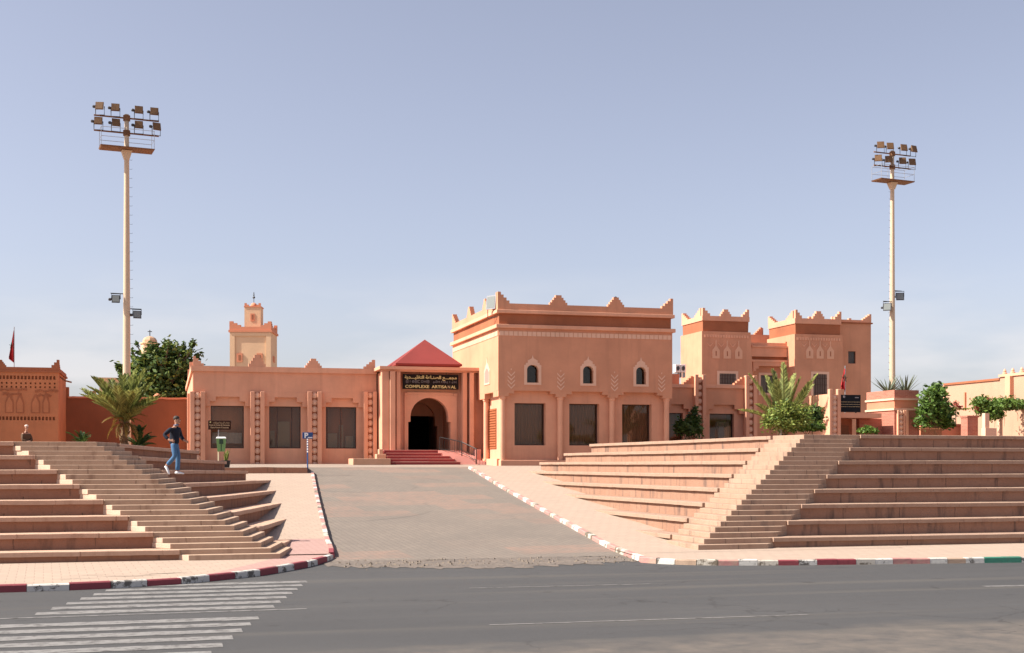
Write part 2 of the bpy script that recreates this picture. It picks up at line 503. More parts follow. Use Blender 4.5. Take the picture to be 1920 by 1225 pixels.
def leafm(name, c, c2, tr=.25):
    t = NT(name)
    oi = t.noise(2.2, 3, .6); n2 = t.noise(11, 2, .5)
    geo = t.n('ShaderNodeNewGeometry'); ri = geo.outputs['Random Per Island']
    cc = t.mix(t.ramp(oi, .35, .65), c, c2)
    cc = t.mix(t.ramp(ri, .45, 1.0), cc, sh(c2, 1.5))
    cc = t.mix(t.math('MULTIPLY', t.ramp(ri, .3, .0), .8), cc, sh(c, .55))
    t.fin(cc, .55)
    tl = t.n('ShaderNodeBsdfTranslucent'); t.l(cc, tl.inputs['Color'])
    ms = t.n('ShaderNodeMixShader'); ms.inputs[0].default_value = tr
    t.l(t.b.outputs[0], ms.inputs[1]); t.l(tl.outputs[0], ms.inputs[2]); t.l(ms.outputs[0], t.out.inputs['Surface'])
    return t.m
leafm('leaf_dark', (.034, .066, .017), (.07, .115, .026))
leafm('leaf_mid', (.05, .105, .02), (.095, .165, .03))
leafm('leaf_olive', (.13, .16, .03), (.20, .235, .05))
leafm('leaf_bright', (.07, .13, .022), (.115, .185, .032))
leafm('leaf_palm', (.12, .15, .04), (.26, .28, .085), .35)
leafm('leaf_palm_dry', (.26, .15, .035), (.20, .13, .03), .3)
leafm('leaf_blue', (.06, .08, .05), (.10, .115, .07), .15)
leafm('leaf_red', (.35, .07, .05), (.4, .12, .08))

def glassm(name, tint, body):
    t = NT(name)
    t.t.nodes.remove(t.b)
    fr = t.n('ShaderNodeFresnel'); fr.inputs['IOR'].default_value = 1.45
    tr = t.n('ShaderNodeBsdfTransparent'); tr.inputs['Color'].default_value = (*tint, 1)
    gl = t.n('ShaderNodeBsdfGlossy'); gl.inputs['Roughness'].default_value = .03; gl.inputs['Color'].default_value = (.9, .9, .9, 1)
    ms = t.n('ShaderNodeMixShader')
    t.l(fr.outputs[0], ms.inputs[0]); t.l(tr.outputs[0], ms.inputs[1]); t.l(gl.outputs[0], ms.inputs[2])
    t.l(ms.outputs[0], t.out.inputs['Surface'])
    return t.m
glassm('glass', (.85, .8, .74), None)
glassm('glass_dark', (.76, .69, .62), None)
M = MATS
# ------------------------------------------------------------------ ground, road, pavements
def sstep(a, b, t):
    t = max(0, min(1, (t - a) / (b - a))); return t * t * (3 - 2 * t)
def G(X, Y):
    base = P(Y) - .04
    out = 2.56 * sstep(40, 46, Y)
    l = 1 - sstep(-.5, .5, X - (-3.4 + (Y - 43) * .19)); r = sstep(-.5, .5, X - 23.6)
    k = max(l, r)
    return max(base, base * (1 - k) + out * k) if Y > 38 else base
xs = [-900, -300, -120, -60, -30] + [-12 + .5 * i for i in range(80)] + [30, 40, 60, 90, 140, 320, 900]
ys = [-900, -300, -60, -10, 20, 36, 37, 38] + [38.5 + .75 * i for i in range(52)] + [80, 100, 140, 220, 500, 1500]
mb = MB()
mb.add([(x, y, G(x, y) if y <= 220 else 2.56 - (y - 220) * .004) for y in ys for x in xs],
       [(j*len(xs)+i, j*len(xs)+i+1, (j+1)*len(xs)+i+1, (j+1)*len(xs)+i) for j in range(len(ys)-1) for i in range(len(xs)-1)])
kind(mb.build('ground', M['earth']), 'structure')

road = kind(MB().add([(-400, -4, 0), (400, -4, 0), (400, 37.4, 0), (-400, 37.4, 0)], [(0, 1, 2, 3)]).build('road', M['asphalt']), 'structure')

def ribbon(name, pts, wid, mat, parent, z=.005, wob=.02):
    mb = MB(); vs = []
    for i, (x, y) in enumerate(pts):
        h = wid / 2 * (1 + random.uniform(-.12, .12))
        dy = random.uniform(-wob, wob)
        vs += [(x, y - h + dy, z), (x, y + h + dy, z)]
    return mb.add(vs, [(2*i, 2*i+2, 2*i+3, 2*i+1) for i in range(len(pts)-1)]).build(name, mat, parent)
for k in range(13):
    Y = 30.55 - .83 * k
    if k >= 7: Y -= .95
    xr = 3.25 - (30.7 - Y) * .235; xl = xr - 4.3 - .02 * k
    n = 14
    ribbon('crossing_stripe', [(xl + (xr - xl) * i / n, Y + .012 * (xl + (xr-xl)*i/n)) for i in range(n + 1)], .46, M['road_white'], road, .006, .008)
def lane(u0, v0, u1, v1, wid):
    a = atz(u0, v0, 0); b = atz(u1, v1, 0)
    ribbon('lane_line', [(a.x + (b.x - a.x) * i / 24, a.y + (b.y - a.y) * i / 24) for i in range(25)], wid, M['road_white'], road, .006, .01)
lane(918, 1172.5, 1515, 1153, .085)
lane(880, 1103.5, 1220, 1095.5, .075)
lane(1845, 1100, 2060, 1096, .2)
lane(-160, 1166, 575, 1142, .11)

KL = [(36.0, 4.35), (37.1, 4.62), (38.5, 4.78), (41.1, 4.96), (53.7, 6.1), (67.1, 7.34)]
KR = [(33.6, 12.95), (35.4, 13.25), (41.7, 13.86), (50.5, 14.75), (70, 16.5)]
def klx(Y): return lerp_tab(KL, Y)
def krx(Y): return lerp_tab(KR, Y)
def strip(name, Y0, Y1, fa, fb, fz, mat, n=40, m=6):
    mb = MB(); vs = []
    for j in range(n + 1):
        Y = Y0 + (Y1 - Y0) * j / n
        for i in range(m + 1):
            vs.append((fa(Y) + (fb(Y) - fa(Y)) * i / m, Y, fz(Y)))
    q = m + 1
    mb.add(vs, [(j*q+i, j*q+i+1, (j+1)*q+i+1, (j+1)*q+i) for j in range(n) for i in range(m)])
    return kind(mb.build(name, mat), 'structure')
strip('driveway', 36.2, 71.2, lambda Y: klx(Y) - .1, lambda Y: krx(Y) + .1, lambda Y: P(Y) + .016, M['drive_paving'])
# crumbling seam between the paved drive and the road
seam = MB(); vs = []; n = 60
for i in range(n + 1):
    X = 4.2 + 9.3 * i / n
    e = .9 * math.sin(math.pi * min(1, max(0, i / n)))
    vs += [(X, 35.1 - 2.0 * (.25 + .75 * math.sin(math.pi * i / n)) + random.uniform(-.4, .4), .009),
           (X, 35.5 + random.uniform(-.2, .2), .010 + random.uniform(0, .012)), (X, 36.35 + random.uniform(-.22, .22) + .3 * math.sin(i * .21), .0205)]
seam.add(vs, [(3*i+r, 3*i+3+r, 3*i+4+r, 3*i+1+r) for i in range(n) for r in range(2)])
kind(seam.build('driveway_seam', M['broken_asphalt']), 'structure')
rub = MB()
for i in range(420):
    X = random.uniform(4.6, 13.2); Y = random.gauss(35.2, .75)
    if Y > 36.6 or Y < 32.8: continue
    r = random.choice([.012, .016, .02, .03, .045]); z = .01
    a = random.uniform(0, 3)
    rub.add([(X + r*1.3*math.cos(a+k*2.1), Y + r*1.3*math.sin(a+k*2.1), z) for k in range(3)] + [(X, Y, z + r * 1.1)], [(0,1,3),(1,2,3),(2,0,3)])
ro = rub.build('gravel_rubble', M['stone']); ro['kind'] = 'stuff'
ro['label'] = 'loose gravel and crumbs of broken asphalt where the driveway meets the road'; ro['category'] = 'gravel'

LK = [(-45, 30.2), (-14, 29.7), (-8, 29.75), (-3.5, 29.9), (-1.7, 30.05), (.2, 30.7), (2.15, 32.4), (3.5, 34.5), (4.25, 36.1), (4.65, 37.3)]
RK = [(12.95, 33.9), (13.35, 33.15), (14.3, 32.5), (16.5, 31.95), (23.3, 31.15), (30, 30.6), (60, 29.0)]
def sheet(name, pts, z, mat, parent=None):
    me = MB(); me.add([(x, y, z) for x, y in pts], [tuple(range(len(pts)))])
    o = me.build(name, mat)
    return kind(o, 'structure')
sheet('pavement_left', [(-45, 37)] + [(x, y + .1) for x, y in LK[:6]] + [(.9, 31.5), (2.1, 34.2), (3.2, 37)], .14, M['side_paving'])
sheet('pavement_corner', [(.9, 31.5), (.2, 30.8), (2.1, 32.5), (3.4, 34.6), (4.15, 36.2), (4.55, 37.4), (4.6, 38.0), (2.4, 38.0), (3.2, 37), (2.1, 34.2)][1:6] + [(4.6, 38.0), (2.4, 38.0), (3.2, 37), (2.1, 34.2), (.9, 31.5)], .144, M['side_paving_pink'])
strip('pavement_ramp_foot', 37.2, 40.9, lambda Y: -4, lambda Y: klx(Y) - .05, lambda Y: max(.148, P(Y) + .14), M['side_paving_pink'], 10)
strip('pavement_ramp_left', 40.9, 66.6, lambda Y: klx(Y) - 9, lambda Y: klx(Y) - .05, lambda Y: P(Y) + .14, M['side_paving'], 30)
sheet('pavement_right', [(x + .02, y + .1) for x, y in RK] + [(60, 38), (13.4, 38)], .138, M['side_paving'])
strip('pavement_ramp_right', 35.5, 71.0, lambda Y: krx(Y) + .05, lambda Y: krx(Y) + 9, lambda Y: max(.142, P(Y) + .12), M['side_paving'], 40)
strip('plaza', 71.15, 130, lambda Y: -20, lambda Y: 60, lambda Y: P(Y) + .024, M['plaza_paving'], 30)
sheet('plaza_terrace', [(-3, 66.35), (7.1, 66.35), (7.5, 71.3), (-3, 71.3)], 2.49, M['plaza_paving'])

# ------------------------------------------------------------------ painted kerbs, block by block
def unit_block(name, mat):
    me = MB().add([(-.5,-.09,-.2),(.5,-.09,-.2),(.5,.09,-.2),(-.5,.09,-.2),(-.5,-.075,.12),(.5,-.075,.12),(.5,.09,.12),(-.5,.09,.12),
                   (-.5,-.05,.145),(.5,-.05,.145),(.5,.09,.145),(-.5,.09,.145)],
                  [(0,3,2,1),(0,1,5,4),(4,5,9,8),(8,9,10,11),(1,2,6,5),(5,6,10,9),(3,0,4,7),(7,4,8,11),(2,3,7,6),(6,7,11,10)]).mesh(name)
    me.materials.append(mat); return me
KB = {c: unit_block('kerb_block', M[m]) for c, m in dict(w='kerb_white', o='kerb_white_worn', r='kerb_red', p='kerb_pink', g='kerb_green', b='curb_bare').items()}
def kerb(name, pts, fz, length, seq, flip=False, cyc=None, start=0):
    par = bpy.data.objects.new(name, None); col.objects.link(par); par['kind'] = 'structure'
    par.location = (pts[0][0], pts[0][1], 0)
    P3 = [Vector((x, y, fz(x, y))) for x, y in pts]
    segs = [(a, b, (b - a).length) for a, b in zip(P3, P3[1:])]
    tot = sum(s[2] for s in segs)
    def pos(t):
        for a, b, L in segs:
            if t <= L: return a + (b - a) * (t / L)
            t -= L
        return P3[-1]
    t = 0; i = 0
    while t < tot - .05:
        L = length * random.uniform(.93, 1.07)
        a = pos(t); b = pos(min(tot, t + L)); d = b - a
        c = seq[i] if i < len(seq) else (cyc or seq)[(i - len(seq)) % len(cyc or seq)]
        yaw = math.atan2(d.y, d.x) + (math.pi if flip else 0) + random.uniform(-.012, .012)
        pit = math.atan2(d.z, math.hypot(d.x, d.y)) * (1 if flip else -1)
        o = inst(KB[c], 'kerb_block', par, (a + b) / 2 + Vector((0, 0, random.uniform(-.012, .012))), (random.uniform(-.02, .02), pit, yaw), (d.length * .992, 1, 1))
        t += L; i += 1
    return par
kerb('kerb_left_road', LK, lambda x, y: .015, .86, 'rwrwrw', cyc='rw')
kerb('kerb_left_drive', [(klx(Y), Y) for Y in (37.35, 38.5, 41, 45, 50, 55, 60, 65, 67.2)], lambda x, y: P(y) + .02, 1.0, 'rpwpo', cyc='wpopwp')
kerb('kerb_right_drive', [(krx(Y), Y) for Y in (70.3, 65, 60, 55, 50, 45, 41, 38, 35.6, 34.0)], lambda x, y: P(y) + .0, 1.05, 'wpopwpwpop')
kerb('kerb_right_road', RK, lambda x, y: .01, .545, 'pwbopworwrrowppwbwggwowrrwwo', cyc='wwrrwo')

# ------------------------------------------------------------------ stepped terraces
def terrace(name, label, C0, e1, n1, e2, n2, t1, t2, z0, r, nst, W, W2, far, ends, mats, tilt, left, floor):
    slab_m, riser_m, step_m, cheek_m = mats
    root = thing(name, label, 'terrace', (C0[0], C0[1], floor))
    C0 = Vector(C0); e1 = Vector(e1); n1 = Vector(n1); e2 = Vector(e2); n2 = Vector(n2)
    def C(j):                                  # corner of ring j
        # C0 + a*e1 + b*e2 with n1.(..)=t1*j , n2.(..)=t2*j
        a11, a12 = n1.dot(e1), n1.dot(e2); a21, a22 = n2.dot(e1), n2.dot(e2)
        det = a11 * a22 - a12 * a21
        b1, b2 = t1 * j, t2 * j
        return C0 + e1 * ((b1 * a22 - a12 * b2) / det) + e2 * ((a11 * b2 - b1 * a21) / det)
    def zt(j): return z0 + r * j
    def endq(j, u=None, Y=None):
        c = C(j - 1)
        if u is not None:
            a = (u - 960) / FPX; k = (ST + a * CT) / (CT - a * ST)
            return (k * c.y - c.x) / (e2.x - k * e2.y)
        return (Y - c.y) / e2.y
    nb = (nst + 1) // 3
    for k in range(1, nb + 1):
        j = 3 * k - 1
        c = C(j - 1); q = endq(j, **ends[k])
        cc_ = C(j - 1 + .09); E = cc_ + e2 * q; F = cc_ + e1 * far
        zt_ = zt(j); dz = tilt * q
        B = Vector((F.x, E.y))
        pts = [F, cc_, E, B] if left else [cc_, F, B, E]
        zz = [0, 0, -dz, -dz] if left else [0, 0, -dz, -dz]
        n = 4; zb = zt_ - 3 * r - .25 if k > 1 else floor - .3
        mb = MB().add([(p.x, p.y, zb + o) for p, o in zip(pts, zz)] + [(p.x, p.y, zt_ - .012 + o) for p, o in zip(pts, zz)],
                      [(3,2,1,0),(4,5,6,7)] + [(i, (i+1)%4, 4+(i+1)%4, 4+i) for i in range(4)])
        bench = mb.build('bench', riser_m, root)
        # seat slabs with a slightly uneven lip
        def slab(d, inw, L0, L1, dip):
            m = MB(); nn = max(4, int((L1 - L0) / .45)); vs = []
            ph = random.uniform(0, 9)
            for i in range(nn + 1):
                s = L0 + (L1 - L0) * i / nn
                p = c + d * s
                wv = .005 * math.sin(s * .35 + ph) + random.uniform(-.003, .003)
                o = p - inw * (.075 + random.uniform(-.006, .006)); ii = p + inw * (.62)
                zz = zt_ + wv - dip * max(0, s); th = .13 + random.uniform(-.004, .004)
                vs += [(o.x, o.y, zz - th), (o.x, o.y, zz - .012), (o.x + inw.x*.015, o.y + inw.y*.015, zz), (ii.x, ii.y, zz), (ii.x, ii.y, zz - th)]
            fs = []
            for i in range(nn):
                for w_ in range(5):
                    a, b = 5*i + w_, 5*i + (w_+1) % 5
                    fs.append((a, b, b + 5, a + 5) if (d is e2) == left else (b, a, a + 5, b + 5))
            fs += [tuple(range(5)), tuple(range(5*nn+4, 5*nn-1, -1))]
            m.add(vs, fs); return m.build('seat_slab', slab_m, bench)
        slab(e1, n1, W + .02, far, 0)
        slab(e2, n2, W2 + .02, q + .05, tilt)
    for j in range(1, nst + 1):
        w1 = W + random.uniform(-.03, .03); w2 = W2 + random.uniform(-.03, .03)
        jo = Vector((random.uniform(-.008, .008), random.uniform(-.008, .008)))
        o = C(j - 1) + jo; i_ = C(j + 1.2)
        A, Cc, B, B2, C2, A2 = o + e1 * w1, o, o + e2 * w2, i_ + e2 * w2, i_, i_ + e1 * w1
        mb = MB()
        pl = [A, Cc, B, B2, C2, A2] if left else [B, Cc, A, A2, C2, B2]
        zb = zt(j - 1) if j > 1 else floor - .2
        mb.prism([(p.x, p.y) for p in pl], zb - .003, zt(j) + random.uniform(-.005, .005))
        mb.m = [0] * len(mb.f); mb.m[2 + (5 if left else 2)] = 1
        mb.build('stair_step', [step_m, cheek_m], root, bevel=.012)
    return root, C, zt
az = R(12)
ends = {8: dict(u=370), 7: dict(u=422), 6: dict(u=462), 5: dict(Y=66.1), 4: dict(Y=66.0), 3: dict(Y=65.9), 2: dict(Y=65.8), 1: dict(Y=65.7)}
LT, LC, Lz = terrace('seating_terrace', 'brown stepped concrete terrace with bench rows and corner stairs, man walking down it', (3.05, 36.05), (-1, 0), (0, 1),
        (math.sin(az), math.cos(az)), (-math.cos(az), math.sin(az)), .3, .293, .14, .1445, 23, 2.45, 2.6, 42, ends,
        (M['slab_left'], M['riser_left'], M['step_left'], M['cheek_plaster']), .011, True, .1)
az = R(-1.5)
ends = {8: dict(u=1108), 7: dict(u=1060), 6: dict(u=1014), 5: dict(Y=69.5), 4: dict(Y=69.4), 3: dict(Y=69.3), 2: dict(Y=69.2), 1: dict(Y=69.1)}
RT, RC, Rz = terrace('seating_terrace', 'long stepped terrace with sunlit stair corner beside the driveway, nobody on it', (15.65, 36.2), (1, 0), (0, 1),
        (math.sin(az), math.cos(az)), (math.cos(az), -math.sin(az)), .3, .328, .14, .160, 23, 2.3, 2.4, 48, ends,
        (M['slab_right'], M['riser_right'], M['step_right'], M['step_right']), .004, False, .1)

# low retaining wall that closes the left pavement ramp
lw = MB(); xa, xb = -3.0, xu(576, 66.3)
vs = []; nn = 14
for i in range(nn + 1):
    X = xa + (xb - xa) * i / nn; zt_ = 2.50 + random.uniform(-.02, .02)
    vs += [(X, 66.25 + random.uniform(-.015, .015), 1.8), (X, 66.25 + random.uniform(-.015, .015), zt_), (X, 66.6, zt_), (X, 66.6, 1.8)]
lw.add(vs, [(4*i+w_, 4*i+4+w_, 4*i+4+(w_+1)%4, 4*i+(w_+1)%4) for i in range(nn) for w_ in range(4)] + [(0,1,2,3), tuple(range(4*nn+3, 4*nn-1, -1))])
tag(lw.build('low_wall', M['riser_left']), 'low brown crumbling wall at the head of the left pavement ramp', 'wall')

# cracks in the left pavement near the kerb
ck = MB()
for x0_, y0_, L_, w_ in ((-1.6, 31.7, 1.5, .035), (-2.6, 31.2, 1.1, .02), (-.6, 32.05, 1.1, .06), (-2.2, 32.0, .9, .015)):
    n = 18; vs = []; yy = y0_
    for i in range(n + 1):
        yy += random.uniform(-.03, .045); h = w_ * math.sin(math.pi * i / n) * random.uniform(.4, 1.2) + .003
        vs += [(x0_ + L_ * i / n, yy - h, .1465), (x0_ + L_ * i / n, yy + h, .1465)]
    ck.add(vs, [(2*i, 2*i+2, 2*i+3, 2*i+1) for i in range(n)])
kind(ck.build('pavement_crack', M['broken_asphalt']), 'structure')
# ------------------------------------------------------------------ building kit
def wall_holes(mb, x0, x1, z0, z1, y, holes, depth):
    """front wall on plane Y=y facing -Y, rectangular holes (xa,xb,za,zb) with reveals going back by depth"""
    X = sorted({x0, x1, *[h[0] for h in holes], *[h[1] for h in holes]})
    Z = sorted({z0, z1, *[h[2] for h in holes], *[h[3] for h in holes]})
    for a, b in zip(X, X[1:]):
        for c, d in zip(Z, Z[1:]):
            mx_, mz_ = (a + b) / 2, (c + d) / 2
            if any(h[0] < mx_ < h[1] and h[2] < mz_ < h[3] for h in holes): continue
            mb.add([(a, y, c), (b, y, c), (b, y, d), (a, y, d)], [(0, 1, 2, 3)])
    for a, b, c, d in holes:
        Y = y + depth
        mb.add([(a, y, c), (a, y, d), (a, Y, d), (a, Y, c)], [(0, 1, 2, 3)])
        mb.add([(b, y, c), (b, Y, c), (b, Y, d), (b, y, d)], [(0, 1, 2, 3)])
        mb.add([(a, y, d), (b, y, d), (b, Y, d), (a, Y, d)], [(0, 1, 2, 3)])
        mb.add([(a, y, c), (a, Y, c), (b, Y, c), (b, y, c)], [(0, 1, 2, 3)])
    return mb
def merlon_poly(x0, x1, z0, h, n=4, half=None):
    """stepped merlon outline in (x,z); half 'L' keeps the side rising to the left end, 'R' to the right end"""
    w_ = x1 - x0; p = []
    if half is None:
        s = w_ / (2 * n + 1)
        for i in range(n): p += [(x0 + s * i, z0 + h * i / n * 1.0), (x0 + s * i, z0 + h * (i + 1) / n)]
        p = [(x0, z0)] + [q for i in range(n) for q in ((x0 + s * i, z0 + h * (i + 1) / (n)), (x0 + s * (i + 1), z0 + h * (i + 1) / n))]
        r_ = [(x0 + x1 - x, z) for x, z in reversed(p)]
        full = [(x0, z0), *p[1:], *[q for q in r_ if True]]
        out = []
        for q in full:
            if not out or (abs(out[-1][0] - q[0]) + abs(out[-1][1] - q[1])) > 1e-6: out.append(q)
        if abs(out[0][0]-out[-1][0]) + abs(out[0][1]-out[-1][1]) < 1e-6: out.pop()
        return out[::-1]
    s = w_ / n
    p = [(x0, z0)]
    for i in range(n): p += [(x0 + s * i, z0 + h * (i + 1) / n), (x0 + s * (i + 1), z0 + h * (i + 1) / n)]
    p.append((x1, z0))
    out = []
    for q in p:
        if not out or (abs(out[-1][0] - q[0]) + abs(out[-1][1] - q[1])) > 1e-6: out.append(q)
    if half == 'L': return [(x0 + x1 - x, z) for x, z in out]
    return out[::-1]
def merlon(par, mat, x0, x1, z0, h, y0, th=.28, n=4, half=None):
    return MB().prism_y(merlon_poly(x0, x1, z0, h, n, half), y0, y0 + th).build('merlon', mat, par)
def merlon_x(par, mat, y0, y1, z0, h, x0, th=.28, n=4, half=None):
    return MB().prism_x(merlon_poly(y0, y1, z0, h, n, half), x0, x0 + th).build('merlon', mat, par)

def make_medallion():
    mb = MB(); n = 10
    prof = [(.165, 0), (.165, .035), (.135, .05), (.125, .03), (.10, .06), (.045, .085), (.0, .09)]
    vs = []; fs = []
    for r_, h in prof:
        for k in range(n):
            a = 2 * math.pi * k / n; vs.append((r_ * math.cos(a), -h, r_ * math.sin(a)))
    for i in range(len(prof) - 1):
        for k in range(n): fs.append((i*n+k, i*n+(k+1)%n, (i+1)*n+(k+1)%n, (i+1)*n+k))
    me = mb.add(vs, fs).mesh('medallion'); me.materials.append(M['wall_pale']); return me
MEDAL = make_medallion()
def pilaster(par, xa, xb, y, z0, z1, mat, back, n, proj=.34, ribf=.3, mat_rib=None, cap=0):
    """two ribs with a sunk strip of round medallions between them, standing forward of plane y"""
    wd = xb - xa; r_ = wd * ribf
    mb = MB()
    mb.box(xa, xa + r_, y - proj, y + .02, z0, z1 + cap)
    mb.box(xb - r_, xb, y - proj, y + .02, z0, z1 + cap)
    p = mb.build('pilaster', mat_rib or mat, par, bevel=.02)
    MB().box(xa + r_ - .01, xb - r_ + .01, y - proj * .45, y + .02, z0, z1 - .05).build('pilaster_panel', back, p)
    mid = (xa + xb) / 2; pitch = (z1 - z0 - .1) / n; k_ = min(1.3, 1.12 * (wd * (1 - 2 * ribf)) / .35)
    for i in range(n):
        inst(MEDAL, 'medallion', p, (mid, y - proj * .45, z0 + .08 + pitch * (i + .5)), (0, 0, 0), (k_, 1, k_))
    return p
def window(par, xa, xb, za, zb, y, depth=.22, glass='glass', frame='frame_dark', fw=.06, mull=(), curtain=None, back='interior', deep=.6, grille=False):
    """glazing set back in the reveal with whatever hangs behind it"""
    yy = y + depth
    f = MB()
    f.box(xa, xa + fw, yy - .03, yy + .05, za, zb); f.box(xb - fw, xb, yy - .03, yy + .05, za, zb)
    f.box(xa + fw, xb - fw, yy - .03, yy + .05, zb - fw, zb); f.box(xa + fw, xb - fw, yy - .03, yy + .05, za, za + fw)
    for fx in mull: X = xa + (xb - xa) * fx; f.box(X - .03, X + .03, yy - .025, yy + .045, za + fw, zb - fw)
    wd = f.build('window', M[frame], par)
    MB().box(xa + fw, xb - fw, yy, yy + .012, za + fw, zb - fw).build('pane', M[glass], wd)
    bk = MB(); yb = yy + deep
    bk.add([(xa, yb, za), (xb, yb, za), (xb, yb, zb), (xa, yb, zb), (xa, yy+.06, za), (xb, yy+.06, za), (xb, yy+.06, zb), (xa, yy+.06, zb)],
           [(0,1,2,3), (4,0,3,7), (1,5,6,2), (3,2,6,7), (4,5,1,0)])
    bk.build('window_niche', M[back], wd)
    if curtain:
        x0, x1, z0, z1, cm, nf = curtain
        cv = []; nn = nf * 6
        for i in range(nn + 1):
            X = x0 + (x1 - x0) * i / nn
            Y = yy + .22 + .05 * math.sin(2 * math.pi * nf * i / nn + .8 * math.sin(i * .13))
            cv += [(X, Y, z0), (X, Y, z1)]
        MB().add(cv, [(2*i, 2*i+2, 2*i+3, 2*i+1) for i in range(nn)]).build('curtain', M[cm], wd, smooth=True)
    if grille:
        g = MB(); nb = 6
        for i in range(1, nb): X = xa + (xb - xa) * i / nb; g.box(X - .018, X + .018, y + .08, y + .115, za, zb)
        for fz in (.25, .5, .75): Z = za + (zb - za) * fz; g.box(xa, xb, y + .075, y + .12, Z - .02, Z + .02)
        g.build('grille', M['metal_dark'], wd)
    return wd
def corbel(mb, x0, x1, z0, z1, sx, sz, y0, y1):
    """lintel band with stepped corners dropping at both ends"""
    mb.prism_y([(x0, z0 - 2*sz), (x0 + sx, z0 - 2*sz), (x0 + sx, z0 - sz), (x0 + 2*sx, z0 - sz), (x0 + 2*sx, z0),
                (x1 - 2*sx, z0), (x1 - 2*sx, z0 - sz), (x1 - sx, z0 - sz), (x1 - sx, z0 - 2*sz), (x1, z0 - 2*sz), (x1, z1), (x0, z1)], y0, y1)

# ------------------------------------------------------------------ low gallery building on the left of the entrance
YL = 78.9
def LX(u): return xu(u, YL)
def LZ(v, u=540): return zv(v, xu(u, YL), YL)
gx0, gx1 = LX(362), LX(706)
gal = thing('gallery_building', 'low salmon building with three dark display windows and medallion pilasters', 'building', ((gx0 + gx1) / 2, YL, PLAZA))
zp1, zp0, zc0 = LZ(687.5, 450), LZ(697.5, 450), LZ(745, 500)
yl2 = YL + .30
wins = [(LX(395.5), LX(458), LZ(841), LZ(761.5)), (LX(505.5), LX(565), LZ(841), LZ(762)), (LX(612), LX(669.7), LZ(841), LZ(763))]
wins = [(LX(395.5), LX(458), 3.46 + .08, LZ(762)), (LX(505.5), LX(565), 3.54, LZ(762)), (LX(612), LX(669.7), 3.54, LZ(762))]
wz0 = LZ(841); wins = [(a, b, wz0, d) for a, b, c, d in wins]
mb = MB(); wall_holes(mb, gx0 + .03, gx1, 2.2, zc0 + .3, yl2, wins, .25); mb.build('wall', M['wall_salmon_light'], gal)
mb = MB(); mb.box(gx0, gx1, YL + 1.3, YL + 26, 2.2, zp0); mb.box(gx0, gx0 + .3, YL + .05, YL + 1.4, 2.2, zp0 - .003); mb.build('building_body', M['wall_salmon'], gal)
MB().box(gx0 + .02, gx1, YL + .02, YL + 1.31, zc0 + .28, zp0 - .002).build('upper_wall', M['wall_salmon'], gal)
pls = [(356, 384.5), (469, 495.5), (576, 602.5), (681, 705.5)]
for (a, b), (c, d) in zip(pls, pls[1:]):
    mb = MB(); corbel(mb, LX(b) - .05, LX(c) + .05, zc0, zc0 + .32, .34, .28, YL, yl2 - .003); mb.build('lintel', M['wall_salmon'], gal)
for (a, b) in pls:
    MB().box(LX(a) + .1, LX(b) - .1, YL - .002, yl2, 2.2, zc0 + .31).build('pier', M['wall_salmon'], gal)
    pilaster(gal, LX(a), LX(b), YL, 2.3, LZ(735, (a + b) / 2), M['wall_salmon'], M['wall_frieze'], 11)
for i, y_ in enumerate((YL + .75, YL + 1.7, YL + 2.7)):
    MB().box(gx0 - .3, gx0, y_, y_ + .42, 2.2, LZ(737, 370)).build('rib', M['wall_salmon_light'], gal)
cn = MB(); cn.box(gx0 - .12, gx1, YL - .12, YL + .25, zp0, zp1); cn.box(gx0 - .12, gx0 + .25, YL + .25, YL + 26, zp0, zp1); cn.build('parapet', M['wall_salmon_light'], gal)
MB().box(gx0 + .25, gx1, YL + .25, YL + 26, zp0 + .003, zp0 + .08).build('roof', M['wall_brown'], gal)
mh = lambda v, u: LZ(v, u) - zp1
merlon(gal, M['wall_salmon'], LX(362), LX(382), zp1, mh(668, 370), YL - .1, half='L')
merlon(gal, M['wall_salmon'], LX(466), LX(498), zp1, mh(666, 480), YL - .1)
merlon(gal, M['wall_salmon'], LX(572), LX(603), zp1, mh(673, 590), YL - .1)
merlon(gal, M['wall_salmon'], LX(682), LX(703), zp1, mh(675, 690), YL - .1, half='R')
for y_ in (YL + 5.5, YL + 12.5): merlon_x(gal, M['wall_salmon'], y_, y_ + 1.1, zp1, .65, gx0 - .1)
window(gal, *wins[0], yl2, glass='glass', deep=1.0, mull=(), curtain=(wins[0][0] + .1, wins[0][1] - .1, wz0 + .3, wz0 + .95, 'blind', 2))
window(gal, *wins[1], yl2, glass='glass_dark', deep=1.0, mull=(.26, .72))
window(gal, *wins[2], yl2, glass='glass_dark', deep=1.0, mull=(.06, .5))
for (a, b, c, d), items in zip(wins, (((.08, .5, .1, .36), (.55, .93, .1, .3)), ((.3, .68, .02, .62), (.02, .2, .0, .4)), ((.1, .42, .0, .34), (.5, .62, .0, .55), (.7, .95, .0, .28)))):
    for f0, f1, g0, g1 in items:
        MB().box(a + (b-a)*f0, a + (b-a)*f1, yl2 + .75, yl2 + 1.0, c + (d-c)*g0 + .07, c + (d-c)*g1 + .07).build('display_case', M['interior_case'], gal)
mb = MB(); mb.box(gx0 - .02, gx1, YL - .05, yl2 - .004, 2.2, 2.72); mb.build('plinth', M['wall_salmon'], gal)

